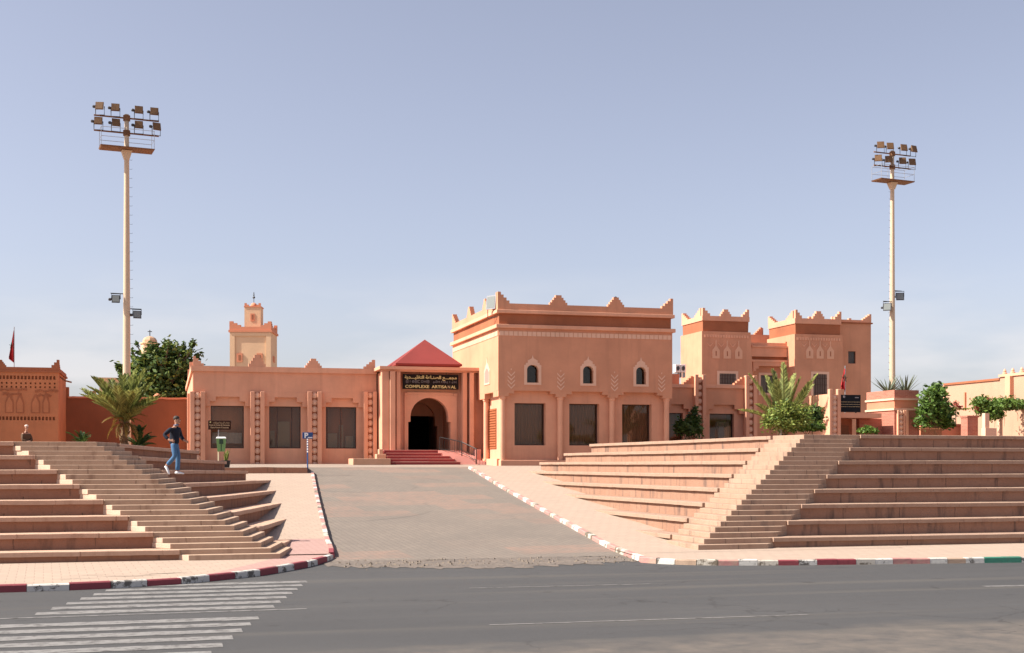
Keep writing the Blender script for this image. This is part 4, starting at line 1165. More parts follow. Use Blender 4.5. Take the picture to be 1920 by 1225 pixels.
# ------------------------------------------------------------------ palace with two battered towers
YP = 92.0
def PX(u): return xu(u, YP)
def PZ(v, u=1360): return zv(v, xu(u, YP), YP)
pal = thing('palace_building', 'brown palace with twin battered towers, blind keyholes and barred windows', 'building', (PX(1450), YP, PLAZA))
def tower(ul, ur, ubl, ubr, vpar, vpb, vf, depth, wins, blinds, mers):
    x0, x1 = PX(ul), PX(ur); b0, b1 = PX(ubl), PX(ubr)
    um = (ul + ur) / 2
    zf0_, zf1_, zp_ = PZ(vf, um), PZ(vpb, um), PZ(vpar, um)
    zbase = 2.2; k = (zf0_ - zbase) / (zf0_ - PZ(720, um))
    e0, e1 = (x0 - .12) - (x0 - .12 - b0) * k, (x1 + .12) + (b1 - x1 - .12) * k
    bat = (x0 - .12 - e0)
    t = MB().frustum((e0, e1, YP - .12 - bat, YP + depth + bat), zbase, (x0 - .12, x1 + .12, YP - .12, YP + depth + .12), zf0_).build('tower', M['wall_brown'], pal)
    MB().frustum((x0 + .02, x1 - .02, YP + .02, YP + depth - .02), zf0_, (x0 - .0, x1 + .0, YP, YP + depth), zf1_).build('frieze', M['wall_frieze'], t)
    p = MB(); th = .3
    p.box(x0 - .06, x1 + .06, YP - .06, YP + th, zf1_, zp_); p.box(x0 - .06, x0 + th, YP + th, YP + depth + .06, zf1_, zp_); p.box(x1 - th, x1 + .06, YP + th, YP + depth + .06, zf1_, zp_); p.box(x0 + th, x1 - th, YP + depth - th, YP + depth + .06, zf1_, zp_)
    p.build('parapet', M['wall_salmon'], t)
    MB().box(x0 + th, x1 - th, YP + th, YP + depth - th, zf1_ - .1, zf1_ + .1).build('roof', M['wall_brown'], t)
    for a, b, h, hf in mers: merlon(t, M['wall_salmon'], PX(a), PX(b), zp_, h, YP - .06, .3, n=3, half=hf)
    merlon_x(t, M['wall_salmon'], YP + th + .01, YP + 1.5, zp_, .62, x0 - .06, .3, half='L')
    merlon_x(t, M['wall_salmon'], YP + depth - 1.1, YP + depth + .06, zp_, .6, x0 - .06, .3, half='R')
    def yf(z): return YP - .12 - bat * (zf0_ - z) / (zf0_ - zbase)
    # dentil band and blind keyholes stand 2-3 cm proud of the battered face
    zd0 = zf0_ - .38; n = 17
    for i in range(n):
        X = x0 + .15 + (x1 - x0 - .3) * i / (n - 1)
        MB().box(X - .085, X + .085, yf(zd0) - .035, yf(zd0) + .05, zd0 - .1, zd0 + .12).build('dentil', M['wall_salmon_light'], t)
    for ub in blinds:
        X = PX(ub); za, zb = PZ(673, um), PZ(658, um); w2 = .31
        yq = yf(zb)
        MB().prism_y([(X - w2, za), (X + w2, za), (X + w2, zb), (X + .04, zb + .36), (X + .04, zb + .78), (X - .04, zb + .78), (X - .04, zb + .36), (X - w2, zb)], yq - .05, yq + .06).build('blind_keyhole', M['wall_motif'], t)
        MB().box(X - .035, X + .035, yq - .07, yq, za + .2, zb - .05).build('keyhole_slit', M['wall_frieze'], t)
        MB().prism_y([(X - w2 - .42, zb + .52), (X - w2 - .18, zb + .26), (X - w2 + .05, zb + .52), (X - w2 + .05, zb + .58), (X - w2 - .18, zb + .36), (X - w2 - .42, zb + .58)], yq - .04, yq + .04).build('chevron', M['wall_salmon_light'], t)
    for (a, b, va, vb) in wins:
        xa, xb = PX(a), PX(b); za, zb = PZ(vb, um), PZ(va, um); yq = yf(za) - .06; q = .2
        f = MB(); f.box(xa - q, xa, yq, yq + .3, za - q, zb + q); f.box(xb, xb + q, yq, yq + .3, za - q, zb + q); f.box(xa, xb, yq, yq + .3, zb, zb + q); f.box(xa, xb, yq, yq + .3, za - q, za)
        wo_ = f.build('window', M['wall_pale'], t)
        MB().box(xa, xb, yq + .03, yq + .05, za, zb).build('pane', M['pane_brown'], wo_)
        g = MB()
        for i in range(1, 6): X = xa + (xb - xa) * i / 6; g.box(X - .02, X + .02, yq - .02, yq + .01, za, zb)
        for fz in (.12, .5, .8): Z = za + (zb - za) * fz; g.box(xa, xb, yq - .015, yq + .015, Z - .02, Z + .02)
        g.build('grille', M['frame_dark'], wo_)
    return t
tower(1317.6, 1403.5, 1315, 1411, 593.5, 602.5, 622.5, 4.0, [(1347.5, 1378, 701, 721)], (1341, 1362, 1383.5), [(1317, 1331, .6, 'L'), (1351, 1370.5, .54, None), (1392, 1404, .58, 'R')])
tower(1491.4, 1575.5, 1489.5, 1583, 598, 608, 627.8, 4.6, [(1523.5, 1549, 702, 742)], (1516.5, 1536, 1555.5), [(1491, 1503, .66, 'L'), (1524, 1545, .6, None), (1565, 1577, .62, 'R')])
# recessed middle with balcony lintel
ym = YP + 1.6
def QX(u): return xu(u, ym)
def QZ(v, u=1440): return zv(v, xu(u, ym), ym)
mb = MB(); wn = (QX(1426), QX(1453), QZ(737), QZ(704))
wall_holes(mb, QX(1398), QX(1495), 2.2, QZ(651), ym, [wn], .25); mb.build('middle_wall', M['wall_brown'], pal)
MB().box(QX(1398), QX(1495), ym + 1.2, ym + 6, 2.2, QZ(651) - .01).build('middle_body', M['wall_brown'], pal)
window(pal, *wn, ym, depth=.2, glass='glass_dark', mull=(.5,), deep=.6, back='interior')
f = MB(); q = .2; f.box(wn[0]-q, wn[0]-.001, ym - .06, ym + .02, wn[2]-q, wn[3]+q); f.box(wn[1]+.001, wn[1]+q, ym - .06, ym + .02, wn[2]-q, wn[3]+q); f.box(wn[0], wn[1], ym - .06, ym + .02, wn[3]+.001, wn[3]+q); f.box(wn[0], wn[1], ym - .06, ym + .02, wn[2]-q, wn[2]-.001); f.build('window_frame', M['wall_pale'], pal)
MB().box(QX(1404), QX(1482), ym - .5, ym - .003, QZ(670), QZ(653)).build('balcony_band', M['wall_salmon'], pal)
MB().box(QX(1404), QX(1482), ym - .3, ym - .004, QZ(676), QZ(670) - .002).build('balcony_frieze', M['wall_frieze'], pal)
MB().box(QX(1404), QX(1482), ym - .55, ym - .005, QZ(680), QZ(676) - .002).build('ledge', M['wall_salmon_light'], pal)
mb = MB(); corbel(mb, QX(1407), QX(1482), QZ(687.5), QZ(680) - .003, .25, .22, ym - .5, ym - .006); mb.build('lintel', M['wall_salmon'], pal)
MB().box(QX(1404), QX(1482), ym - .6, ym - .002, QZ(653) + .002, QZ(650)).build('cornice', M['wall_salmon_light'], pal)
MB().box(QX(1402), QX(1482), ym - .4, ym - .1, QZ(650) + .002, QZ(644)).build('parapet', M['wall_salmon'], pal)
merlon(pal, M['wall_coral'], QX(1468.5), QX(1481.5), QZ(644), QZ(632) - QZ(644), ym - .4, .3, half='R')
yb3 = YP + 6.5
MB().box(xu(1404, yb3), xu(1500, yb3), yb3, yb3 + 3, 8, zv(628, xu(1430, yb3), yb3)).build('rear_body', M['wall_salmon'], pal)
merlon(pal, M['wall_coral'], xu(1416, yb3), xu(1429, yb3), zv(628, xu(1430, yb3), yb3), .62, yb3, .3, half='R')
merlon_x(pal, M['wall_salmon'], yb3 + .3, yb3 + 1.4, zv(628, xu(1430, yb3), yb3), .6, xu(1428, yb3), .3, half='L')
# right wing
yw3 = YP + .5
wx0, wx1 = xu(1560, yw3), xu(1633, yw3); wzt = zv(600, xu(1600, yw3), yw3); wzc = zv(607, xu(1600, yw3), yw3)
wn = (xu(1590.5, yw3), xu(1604.5, yw3), zv(682, xu(1600, yw3), yw3), zv(659, xu(1600, yw3), yw3))
mb = MB(); wall_holes(mb, wx0, wx1, 2.2, wzc, yw3, [wn], .25); mb.build('wing_wall', M['wall_brown'], pal)
MB().box(wx0, wx1, yw3 + 1.0, yw3 + 6, 2.2, wzc - .002).box(wx1 - .25, wx1 - .001, yw3 + .01, yw3 + 1.1, 2.2, wzc - .003).build('wing_body', M['wall_brown'], pal)
window(pal, *wn, yw3, depth=.15, glass='glass_dark', deep=.5, back='wall_frieze')
MB().box(wx0, wx1 + .12, yw3 - .1, yw3 + 6, wzc, wzc + .1).build('cornice', M['wall_frieze'], pal)
MB().box(wx0, wx1 + .02, yw3 - .02, yw3 + .28, wzc + .102, wzt).box(wx1 - .28, wx1 + .02, yw3 + .285, yw3 + 6, wzc + .102, wzt).build('parapet', M['wall_salmon'], pal)
merlon(pal, M['wall_salmon'], xu(1618, yw3), xu(1633.5, yw3), wzt, .5, yw3 - .02, .3, half='R')
for u_ in (1519.5, 1563, 1594): 
    yv = YP + 3.8; X = xu(u_, yv); zz = zv(594 + (u_ > 1590) * 3, X, yv)
    MB().box(X - .12, X + .12, yv, yv + .24, zz - 2, zz).build('vent_stack', M['wall_salmon_light'], pal)

# ------------------------------------------------------------------ brick gatehouse, medallion wall and board on the right terrace
ZT = Rz(23) - .1
def brickm():
    t = NT('brick_red')
    sp = t.n('ShaderNodeSeparateXYZ'); t.l(t.pos, sp.inputs[0])
    cb = t.n('ShaderNodeCombineXYZ'); t.l(t.math('ADD', sp.outputs['X'], sp.outputs['Y']), cb.inputs[0]); t.l(sp.outputs['Z'], cb.inputs[1])
    br = t.n('ShaderNodeTexBrick'); br.inputs['Scale'].default_value = 1; br.inputs['Brick Width'].default_value = .24; br.inputs['Row Height'].default_value = .075
    br.inputs['Mortar Size'].default_value = .008
    br.inputs['Color1'].default_value = (.36, .12, .085, 1); br.inputs['Color2'].default_value = (.43, .16, .11, 1); br.inputs['Mortar'].default_value = (.45, .24, .17, 1)
    t.l(cb.outputs[0], br.inputs['Vector'])
    cc = t.mix(t.math('MULTIPLY', t.ramp(t.noise(3, 4, .6), .4, .7), .3), br.outputs['Color'], (.3, .1, .07))
    t.bump(br.outputs['Fac'], -.4, .02)
    return t.fin(cc, .92)
brickm()
YK = 58.0
def KX(u): return xu(u, YK)
def KZ(v, u=1690): return zv(v, xu(u, YK), YK)
kio = thing('brick_gatehouse', 'small red brick gatehouse with pale bands on the right terrace', 'gatehouse', (KX(1690), YK, ZT))
kx0, kx1 = KX(1677), KX(1724.5); kd = 2.7
zk = [KZ(v) for v in (731.5, 747, 750.5, 766, 769.5)]
MB().frustum((kx0, kx1, YK, YK + kd), ZT - .1, (kx0, kx1 - .05, YK, YK + kd), zk[4]).build('wall', M['brick_red'], kio)
MB().box(kx0 + .02, kx1 - .08, YK + .02, YK + kd, zk[3], zk[2]).build('fluted_band', M['wall_coral'], kio)
fl = MB()
for i in range(26): y_ = YK + .08 + i * .1; fl.box(kx0 - .0, kx0 + .03, y_, y_ + .045, zk[3], zk[2])
kind(fl.build('flutes', M['wall_salmon'], kio), 'stuff')
MB().box(kx0 - .0, kx1 - .05, YK, YK + kd, zk[1], zk[0]).build('parapet', M['brick_red'], kio)
for a, b in ((zk[4], zk[3]), (zk[2], zk[1])): MB().box(kx0 - .06, kx1 + .0, YK - .06, YK + kd + .06, a, b).build('band', M['wall_pale'], kio)
pilaster(kio, KX(1681), KX(1695), YK, ZT - .1, zk[4] - .002, M['wall_salmon_light'], M['wall_frieze'], 7, proj=.14, ribf=.22)
MB().box(KX(1695.5), KX(1700.5), YK - .16, YK + .01, ZT - .1, zk[4] - .003).build('pilaster', M['wall_salmon_light'], kio)
# medallion wall with sunlit flank
mw = thing('medallion_wall', 'short freestanding wall with sunlit flank and a column of medallions', 'wall', (KX(1560), YK, ZT))
wxa, wxb = KX(1552.5), KX(1573.5); zw = KZ(739, 1560)
MB().box(wxa + .05, wxb - .05, YK + .02, YK + 2.1, ZT - .1, zw).build('wall', M['wall_salmon'], mw)
pilaster(mw, wxa, wxb, YK + .02, ZT - .1, zw - .02, M['wall_salmon_light'], M['wall_frieze'], 9, proj=.2, ribf=.27, cap=.26)
# canopy, board and gate under it
cp = thing('gate_canopy', 'pink concrete canopy slab bridging the medallion wall and the brick gatehouse', 'canopy', (KX(1610), YK + .5, ZT))
MB().box(wxb + .01, KX(1656), YK + .15, YK + 2.4, KZ(783.5, 1610), KZ(774.5, 1610)).build('slab', M['wall_salmon_light'], cp)
MB().box(wxb + .01, KX(1634), YK + 1.9, YK + 2.1, ZT - .1, KZ(783.5, 1610) - .002).build('back_wall', M['wall_coral'], cp)
MB().box(KX(1634) + .003, kx0 + .3, YK + 1.2, YK + 1.5, ZT - .1, KZ(783.5, 1610) - .003).build('return_wall', M['brick_red'], cp)
MB().box(wxb + .05, KX(1620), YK + 1.5, YK + 1.7, ZT - .1, KZ(797, 1600)).build('low_panel', M['wall_dark'], cp)
bd = thing('notice_board', 'dark navy notice board with gold text lines above the canopy', 'sign', (KX(1597), YK + .3, KZ(774, 1597)))
bx_0, bx_1, bz0, bz1 = KX(1574), KX(1619.5), KZ(772.5, 1597), KZ(740, 1597)
MB().box(bx_0, bx_1, YK + .3, YK + .38, bz0, bz1).build('panel', M['sign_navy'], bd)
MB().box(bx_0 + .2, bx_0 + .26, YK + .36, YK + .42, KZ(774.5, 1597) - .01, bz1 - .3).box(bx_1 - .26, bx_1 - .2, YK + .36, YK + .42, KZ(774.5, 1597) - .01, bz1 - .3).build('bracket', M['metal_dark'], bd)
bw = bx_1 - bx_0; bh = bz1 - bz0; tx = MB()
for row, (fz, a, b) in enumerate(((.57, .05, .95), (.43, .08, .95), (.30, .05, .95))):
    X = bx_0 + bw * a
    while X < bx_0 + bw * b:
        L = random.uniform(.03, .11) * bw * .5
        tx.box(X, min(X + L, bx_0 + bw * .96), YK + .293, YK + .30, bz0 + bh * fz, bz0 + bh * (fz + .028)); X += L + .018 * bw
kind(tx.build('text_lines', M['gold_dim'], bd), 'stuff')
MB().lathe([(.06, 0), (.06, .012)], (0, 0, 0), 12).build('emblem', M['silver'], bd, local=True).location = (bx_0 + bw * .31 - KX(1597), -.012, bz0 + bh * .88 - KZ(774, 1597))
bpy.data.objects['emblem'].rotation_euler = (R(90), 0, 0)
MB().box(bx_0 + bw * .76, bx_0 + bw * .92, YK + .293, YK + .30, bz0 + bh * .82, bz0 + bh * .87).build('logo_strip', M['silver'], bd)

# ------------------------------------------------------------------ sunlit walls on the far right
XF = 52.5
fw = thing('perimeter_wall', 'high sunlit pink wall with corner finials receding beyond the right terrace', 'wall', (XF, 70, 2.6))
def FZ(u, v): Y = yx(u, XF); return zv(v, XF, Y)
ya_, yb4, yc_ = yx(1772, XF), yx(1875, XF), yx(2000, XF)
z1_, z2_ = FZ(1772, 723), FZ(1875, 704)
MB().box(XF, XF + .5, yb4, ya_, 2.2, z1_).build('wall', M['wall_far'], fw)
MB().box(XF - .08, XF + .55, yb4, ya_ + .1, z1_, z1_ + .14).build('coping', M['wall_frieze'], fw)
z2_ = FZ(1890, 706)
MB().box(XF - .003, XF + .5, yc_ - 12, yb4 - .002, 2.2, z2_).build('wall', M['wall_far'], fw)
MB().box(XF - .1, XF + .55, yc_ - 12, yb4 + .05, z2_, z2_ + .16).build('coping', M['wall_salmon_light'], fw)
for u_ in (1879, 1894, 1911):
    Y = yx(u_, XF); MB().lathe([(.15, 0), (.15, .1), (.09, .14), (.11, .22), (.06, .32), (.0, .38)], (XF + .2, Y, z2_ + .16), 10).build('finial', M['wall_salmon_light'], fw)
MB().box(XF - .28, XF - .004, yx(1896, XF) - .25, yx(1896, XF) + .25, 2.2, z2_ - .002).build('buttress', M['wall_salmon'], fw)
MB().box(XF - .12, XF - .003, yx(1811, XF) - .06, yx(1811, XF) + .06, 2.2, FZ(1811, 736)).build('drain_pipe', M['wall_coral'], fw)
MB().box(XF, XF + 3, ya_ + .1, ya_ + .6, 2.2, z1_ - .003).build('return_wall', M['wall_salmon'], fw)
XN = 46.6
nw = thing('garden_wall', 'lower sunlit garden wall in front of the high pink wall', 'wall', (XN, 66, 2.6))
def NZ(u, v): return zv(v, XN, yx(u, XN))
MB().box(XN, XN + .35, yx(1880, XN), yx(1780, XN), 2.2, NZ(1830, 769)).build('wall', M['wall_far'], nw)
MB().box(XN + .01, XN + .34, yx(1990, XN), yx(1880, XN) - .002, 2.2, NZ(1900, 766)).build('wall', M['wall_far'], nw)
gp = at(1824, 783, 60.0)
tag(MB().box(gp.x - .32, gp.x + .32, 60, 60.6, 3.2, gp.z).box(gp.x - .36, gp.x + .36, 59.96, 60.64, gp.z + .001, gp.z + .1).build('gate_pier', M['brick_red']), 'dark red brick gate pier before the sunlit garden wall', 'pier')
lf = at(1790, 797, 61.0); lf2 = at(1818, 795, 61)
tag(MB().box(xu(1726, 61), lf2.x - .1, 61, 61.25, 3.0, lf.z - .05).box(xu(1775, 61), lf2.x - .1, 60.95, 61.3, lf.z - .048, lf.z + .05).build('low_fence_wall', M['wall_coral']), 'low coral wall between the brick gatehouse and the red gate pier', 'wall')
for i, u_ in enumerate((1851, 1877)):
    p_ = at(u_, 775, 59.5 + i * 2); w_ = .13 - .04 * i
    tag(MB().box(p_.x - w_, p_.x + w_, p_.y, p_.y + 2 * w_, 3.2, p_.z).box(p_.x - w_ - .02, p_.x + w_ + .4 * (1 - i) + .01, p_.y - .06, p_.y + 2 * w_ + .05, 3.2, zv(803, p_.x, p_.y) if i == 0 else 3.3).build('pergola_post', M['wall_pale']), ('thick pale post carrying the hanging creeper, with a stepped foot', 'thin pale post under the right end of the hanging creeper')[i], 'post')

# ------------------------------------------------------------------ decorated tower, red wall, minaret and distant turret on the left
YT = 88.0
def TX(u): return xu(u, YT)
def TZ(v, u=60): return zv(v, xu(u, YT), YT)
tw = thing('decorated_tower', 'squat earthen tower with rows of small holes and blind niches', 'tower', (TX(50), YT, PLAZA))
tx0, tx1 = TX(-70), TX(109.5); ztp, ztc = TZ(689), TZ(698.5)
holes = []
hw = (TX(106) - TX(99.3)) * .5
for v_, hh, pitch, u0 in ((708.3, .115, 6.75, 101.8), (719, .055, 9.0, 102.5), (726, .055, 9.0, 102.5), (784.8, .115, 6.75, 101)):
    for i in range(24 if pitch < 8 else 17):
        X = TX(u0 - pitch * i); z = TZ(v_)
        if X < tx0 + .3: break
        w_ = .07 if hh > .1 else .05
        holes.append((round(X - w_, 4), round(X + w_, 4), round(z - hh, 4), round(z + hh, 4)))
mb = MB()
# horizontal courses, so each row of holes only cuts its own band
rows = sorted({(h[2], h[3]) for h in holes}); zcur = 2.2
for (a, b) in rows:
    mb.add([(tx0, YT, zcur), (tx1, YT, zcur), (tx1, YT, a), (tx0, YT, a)], [(0, 1, 2, 3)])
    wall_holes(mb, tx0, tx1, a, b, YT, [h for h in holes if (h[2], h[3]) == (a, b)], .16); zcur = b
mb.add([(tx0, YT, zcur), (tx1, YT, zcur), (tx1, YT, ztc), (tx0, YT, ztc)], [(0, 1, 2, 3)])
mb.build('wall', M['wall_tower'], tw)
MB().box(tx0 + .002, tx1 - .002, YT + .16, YT + 6.5, 2.2, ztc - .002).build('tower_body', M['wall_tower'], tw)
MB().add([(tx1 - .001, YT, 2.2), (tx1 - .001, YT + .2, 2.2), (tx1 - .001, YT + .2, ztc), (tx1 - .001, YT, ztc)], [(0, 1, 2, 3)]).build('edge', M['wall_tower'], tw)
MB().box(tx0 - .08, tx1 + .1, YT - .1, YT + 6.6, ztc, ztc + .12).build('cornice', M['wall_frieze'], tw)
MB().box(tx0, tx1 + .03, YT - .04, YT + .3, ztc + .122, ztp).box(tx1 - .3, tx1 + .03, YT + .305, YT + 6.5, ztc + .122, ztp).build('parapet', M['wall_frieze'], tw)
merlon(tw, M['wall_frieze'], TX(96.5), tx1 + .05, ztp, TZ(674) - ztp, YT - .04, .34, n=3, half='R')
merlon(tw, M['wall_frieze'], TX(-12), TX(11), ztp, TZ(676) - ztp, YT - .04, .34, n=4)
merlon_x(tw, M['wall_frieze'], YT + .4, YT + 1.2, ztp, .35, tx1 - .25, .28, n=3, half='L')
for ua, ub in ((9.5, 25.5), (30, 45), (58.5, 75), (79.5, 93), (-30, -16)):
    xa, xb = TX(ua), TX(ub); za, zs_, zb = TZ(775), TZ(755), TZ(743); X = (xa + xb) / 2; t_ = .07
    o_ = [(xa, za), (xb, za), (xb, zs_), (X + .12, zb), (X + .05, zb + .12), (X - .05, zb + .12), (X - .12, zb), (xa, zs_)]
    n_ = MB().prism_y(o_, YT - .03, YT + .01).build('blind_niche', M['wall_frieze'], tw)
    i_ = [(xa + t_, za + t_), (xb - t_, za + t_), (xb - t_, zs_ - .02), (X, zb - .05), (xa + t_, zs_ - .02)]
    MB().prism_y(i_, YT - .036, YT - .029).build('niche_panel', M['wall_tower'], n_)
rag = MB()
for (ua, ub, v_) in ((0, 50, 731.5), (66, 110, 733), (5, 42, 740), (70, 98, 741)):
    a, b = TX(ua), TX(ub); n = 12
    for i in range(n):
        x_ = a + (b - a) * i / n; h = random.uniform(.03, .1); zc_ = TZ(v_) + random.uniform(-.05, .05)
        rag.box(x_, x_ + (b - a) / n * random.uniform(.5, 1.0), YT - random.uniform(.02, .05), YT + .01, zc_ - h, zc_ + h)
kind(rag.build('eroded_ledge', M['wall_frieze'], tw), 'stuff')
MB().tube([(tx1 - .1, YT + 1, ztc - .1), (tx1 + .35, YT + 1, ztc - .45), (tx1 + .75, YT + 1, ztc - .55)], .06, 6).build('spout', M['wall_dark'], tw)

YW = 95.0
def WX(u): return xu(u, YW)
def WZ(v, u=230): return zv(v, xu(u, YW), YW)
rw = thing('red_wall', 'long plain red-orange wall behind the palm', 'wall', (WX(230), YW, PLAZA))
MB().box(WX(104), gx0 + 1, YW, YW + .4, 2.2, WZ(748)).build('wall', M['wall_redder'], rw)
cpg = MB(); vs = []; n = 26
for i in range(n + 1):
    X = WX(128) + (gx0 + 1 - WX(128)) * i / n; z_ = WZ(748) + random.uniform(-.02, .02)
    vs += [(X, YW - .1, z_), (X, YW - .1, z_ + .13), (X, YW + .5, z_ + .13), (X, YW + .5, z_)]
cpg.add(vs, [(4*i+k, 4*i+4+k, 4*i+4+(k+1)%4, 4*i+(k+1)%4) for i in range(n) for k in range(4)] + [(3,2,1,0)])
cpg.build('coping', M['wall_coral'], rw)
MB().box(WX(104), WX(129), YW - .05, YW + .45, WZ(748) + .001, WZ(727.5)).build('raised_end', M['wall_frieze'], rw)
MB().box(WX(168), WX(180), YW, YW + .4, WZ(746.5), WZ(734)).build('merlon', M['wall_frieze'], rw)
MB().lathe([(.3, 0), (.28, .12), (.15, .26), (0, .32)], (WX(295), YW + .2, WZ(745)), 10).build('knob', M['wall_coral'], rw)

# minaret, turned a little towards the sun
YN = 150.0
mn_c = at(476, 862, YN + 3.2)
mnr = thing('minaret', 'cream square minaret with coral crenellations and a small lantern', 'minaret', (mn_c.x, mn_c.y, 2.0), R(-13))
dN = dep(mn_c.x, mn_c.y); pm = dN / FPX
def nz_(v): return CAM_H + (HOR - v) * pm - 2.0
hw = 76 * pm / 2 * .99
MB().box(-hw, hw, -hw, hw, 0, nz_(627)).build('shaft', M['wall_cream'], mnr, local=True)
f = MB(); t_ = .12; e_ = 9 * pm
f.box(-hw, -hw + e_, -hw - t_, -hw - .001, 0, nz_(627.5)); f.box(hw - e_, hw, -hw - t_, -hw - .001, 0, nz_(627.5)); f.box(-hw + e_, hw - e_, -hw - t_, -hw - .001, nz_(634), nz_(627.5)); f.build('front_frame', M['wall_cream'], mnr, local=True)
MB().box(-hw - .15, hw + .15, -hw - .2, hw + .15, nz_(627), nz_(623)).build('cornice', M['wall_coral'], mnr, local=True)
p = MB(); p.box(-hw - .05, hw + .05, -hw - .1, -hw + .3, nz_(623) + .002, nz_(617)); p.box(-hw - .05, -hw + .3, -hw + .31, hw, nz_(623) + .002, nz_(617)); p.box(hw - .3, hw + .05, -hw + .31, hw, nz_(623) + .002, nz_(617)); p.box(-hw + .31, hw - .31, hw - .3, hw, nz_(623) + .002, nz_(617)); p.build('parapet', M['wall_coral'], mnr, local=True)
for a, b, hf in ((-hw - .05, -hw + 1.25, 'L'), (hw - 1.2, hw + .05, 'R')):
    MB().prism_y(merlon_poly(a, b, nz_(617), 10 * pm, 3, hf), -hw - .1, -hw + .3).build('merlon', M['wall_coral'], mnr, local=True)
    MB().prism_x(merlon_poly(a, b, nz_(617), 10 * pm, 3, hf), hw - .3, hw + .05).build('merlon', M['wall_coral'], mnr, local=True)
for x_, z_ in ((-1.25, nz_(674)), (1.05, nz_(674))):
    wq = MB().box(x_ - .33, x_ + .33, -hw - .1, -hw + .02, z_ - .5, z_ + .5).build('window_surround', M['wall_coral'], mnr, local=True)
    MB().box(-.13, .13, -hw - .115, -hw - .09, z_ - .3, z_ + .3).build('window_slit', M['wall_dark'], wq, local=True).location.x = x_
wq = MB().box(hw - .02, hw + .08, -1, .3, nz_(680), nz_(669)).build('window_surround', M['wall_coral'], mnr, local=True)
lw2 = 30 * pm / 2
MB().box(-lw2 - .0, lw2, -lw2, lw2, nz_(620), nz_(578)).build('lantern', M['wall_cream'], mnr, local=True)
MB().box(-lw2 - .06, lw2 + .06, -lw2 - .06, lw2 + .06, nz_(578) + .002, nz_(576)).build('lantern_cornice', M['wall_coral'], mnr, local=True)
for a, b, hf in ((-lw2, -lw2 + .5, 'L'), (lw2 - .5, lw2, 'R')):
    MB().prism_y(merlon_poly(a, b, nz_(576), .35, 2, hf), -lw2, -lw2 + .2).build('merlon', M['wall_coral'], mnr, local=True)
q_ = MB().box(-.24, .24, -lw2 - .05, -lw2 + .02, nz_(604), nz_(590)).build('window_surround', M['wall_coral'], mnr, local=True)
MB().box(-.09, .09, -lw2 - .06, -lw2 - .04, nz_(601), nz_(592)).build('window_slit', M['wall_dark'], q_, local=True)
MB().lathe([(.42, 0), (.40, .2), (.28, .42), (.1, .52), (0, .54)], (0, 0, nz_(576.5)), 12).build('dome', M['wall_coral'], mnr, local=True, smooth=True)
fn = MB(); fn.tube([(0, 0, nz_(570)), (0, 0, nz_(548))], .035, 5)
for v_, r_ in ((558, .16), (553.5, .1), (550, .07)): fn.lathe([(0.01, -r_), (r_ * .8, -r_ * .5), (r_, 0), (r_ * .8, r_ * .5), (.01, r_)], (0, 0, nz_(v_)), 8)
fn.build('finial', M['metal_dark'], mnr, local=True)

dc = at(281, 862, 175.0); pm2 = dep(dc.x, dc.y) / FPX
dt = thing('domed_turret', 'distant cream turret with a small dome rising behind the dark tree', 'turret', (dc.x, dc.y, 2))
def dz_(v): return CAM_H + (HOR - v) * pm2 - 2
MB().lathe([(1.15, 0), (1.15, dz_(646)), (1.3, dz_(645.5)), (1.3, dz_(643.5)), (.95, dz_(643.4)), (.95, dz_(642))], n=8).build('shaft', M['wall_cream'], dt, local=True)
MB().lathe([(.95, dz_(642)), (.9, dz_(638)), (.7, dz_(634)), (.35, dz_(631.5)), (.1, dz_(630.5))], n=8).build('dome', M['tile_dome'], dt, local=True)
fn = MB(); fn.tube([(0, 0, dz_(631)), (0, 0, dz_(619))], .06, 5); fn.tube([(-.28, 0, dz_(622)), (.28, 0, dz_(622))], .05, 5); fn.build('finial', M['metal_dark'], dt, local=True)
cb_ = at(212, 862, 165.0)
tag(MB().box(cb_.x - 1.6, cb_.x + 3.4, 165, 169, 2, zv(711, cb_.x, 165)).box(cb_.x - 1.8, cb_.x + 3.6, 164.8, 169.2, zv(711, cb_.x, 165) + .001, zv(708.5, cb_.x, 165)).build('distant_house', M['wall_cream']), 'small cream flat-roofed house far behind the palm fronds', 'house')
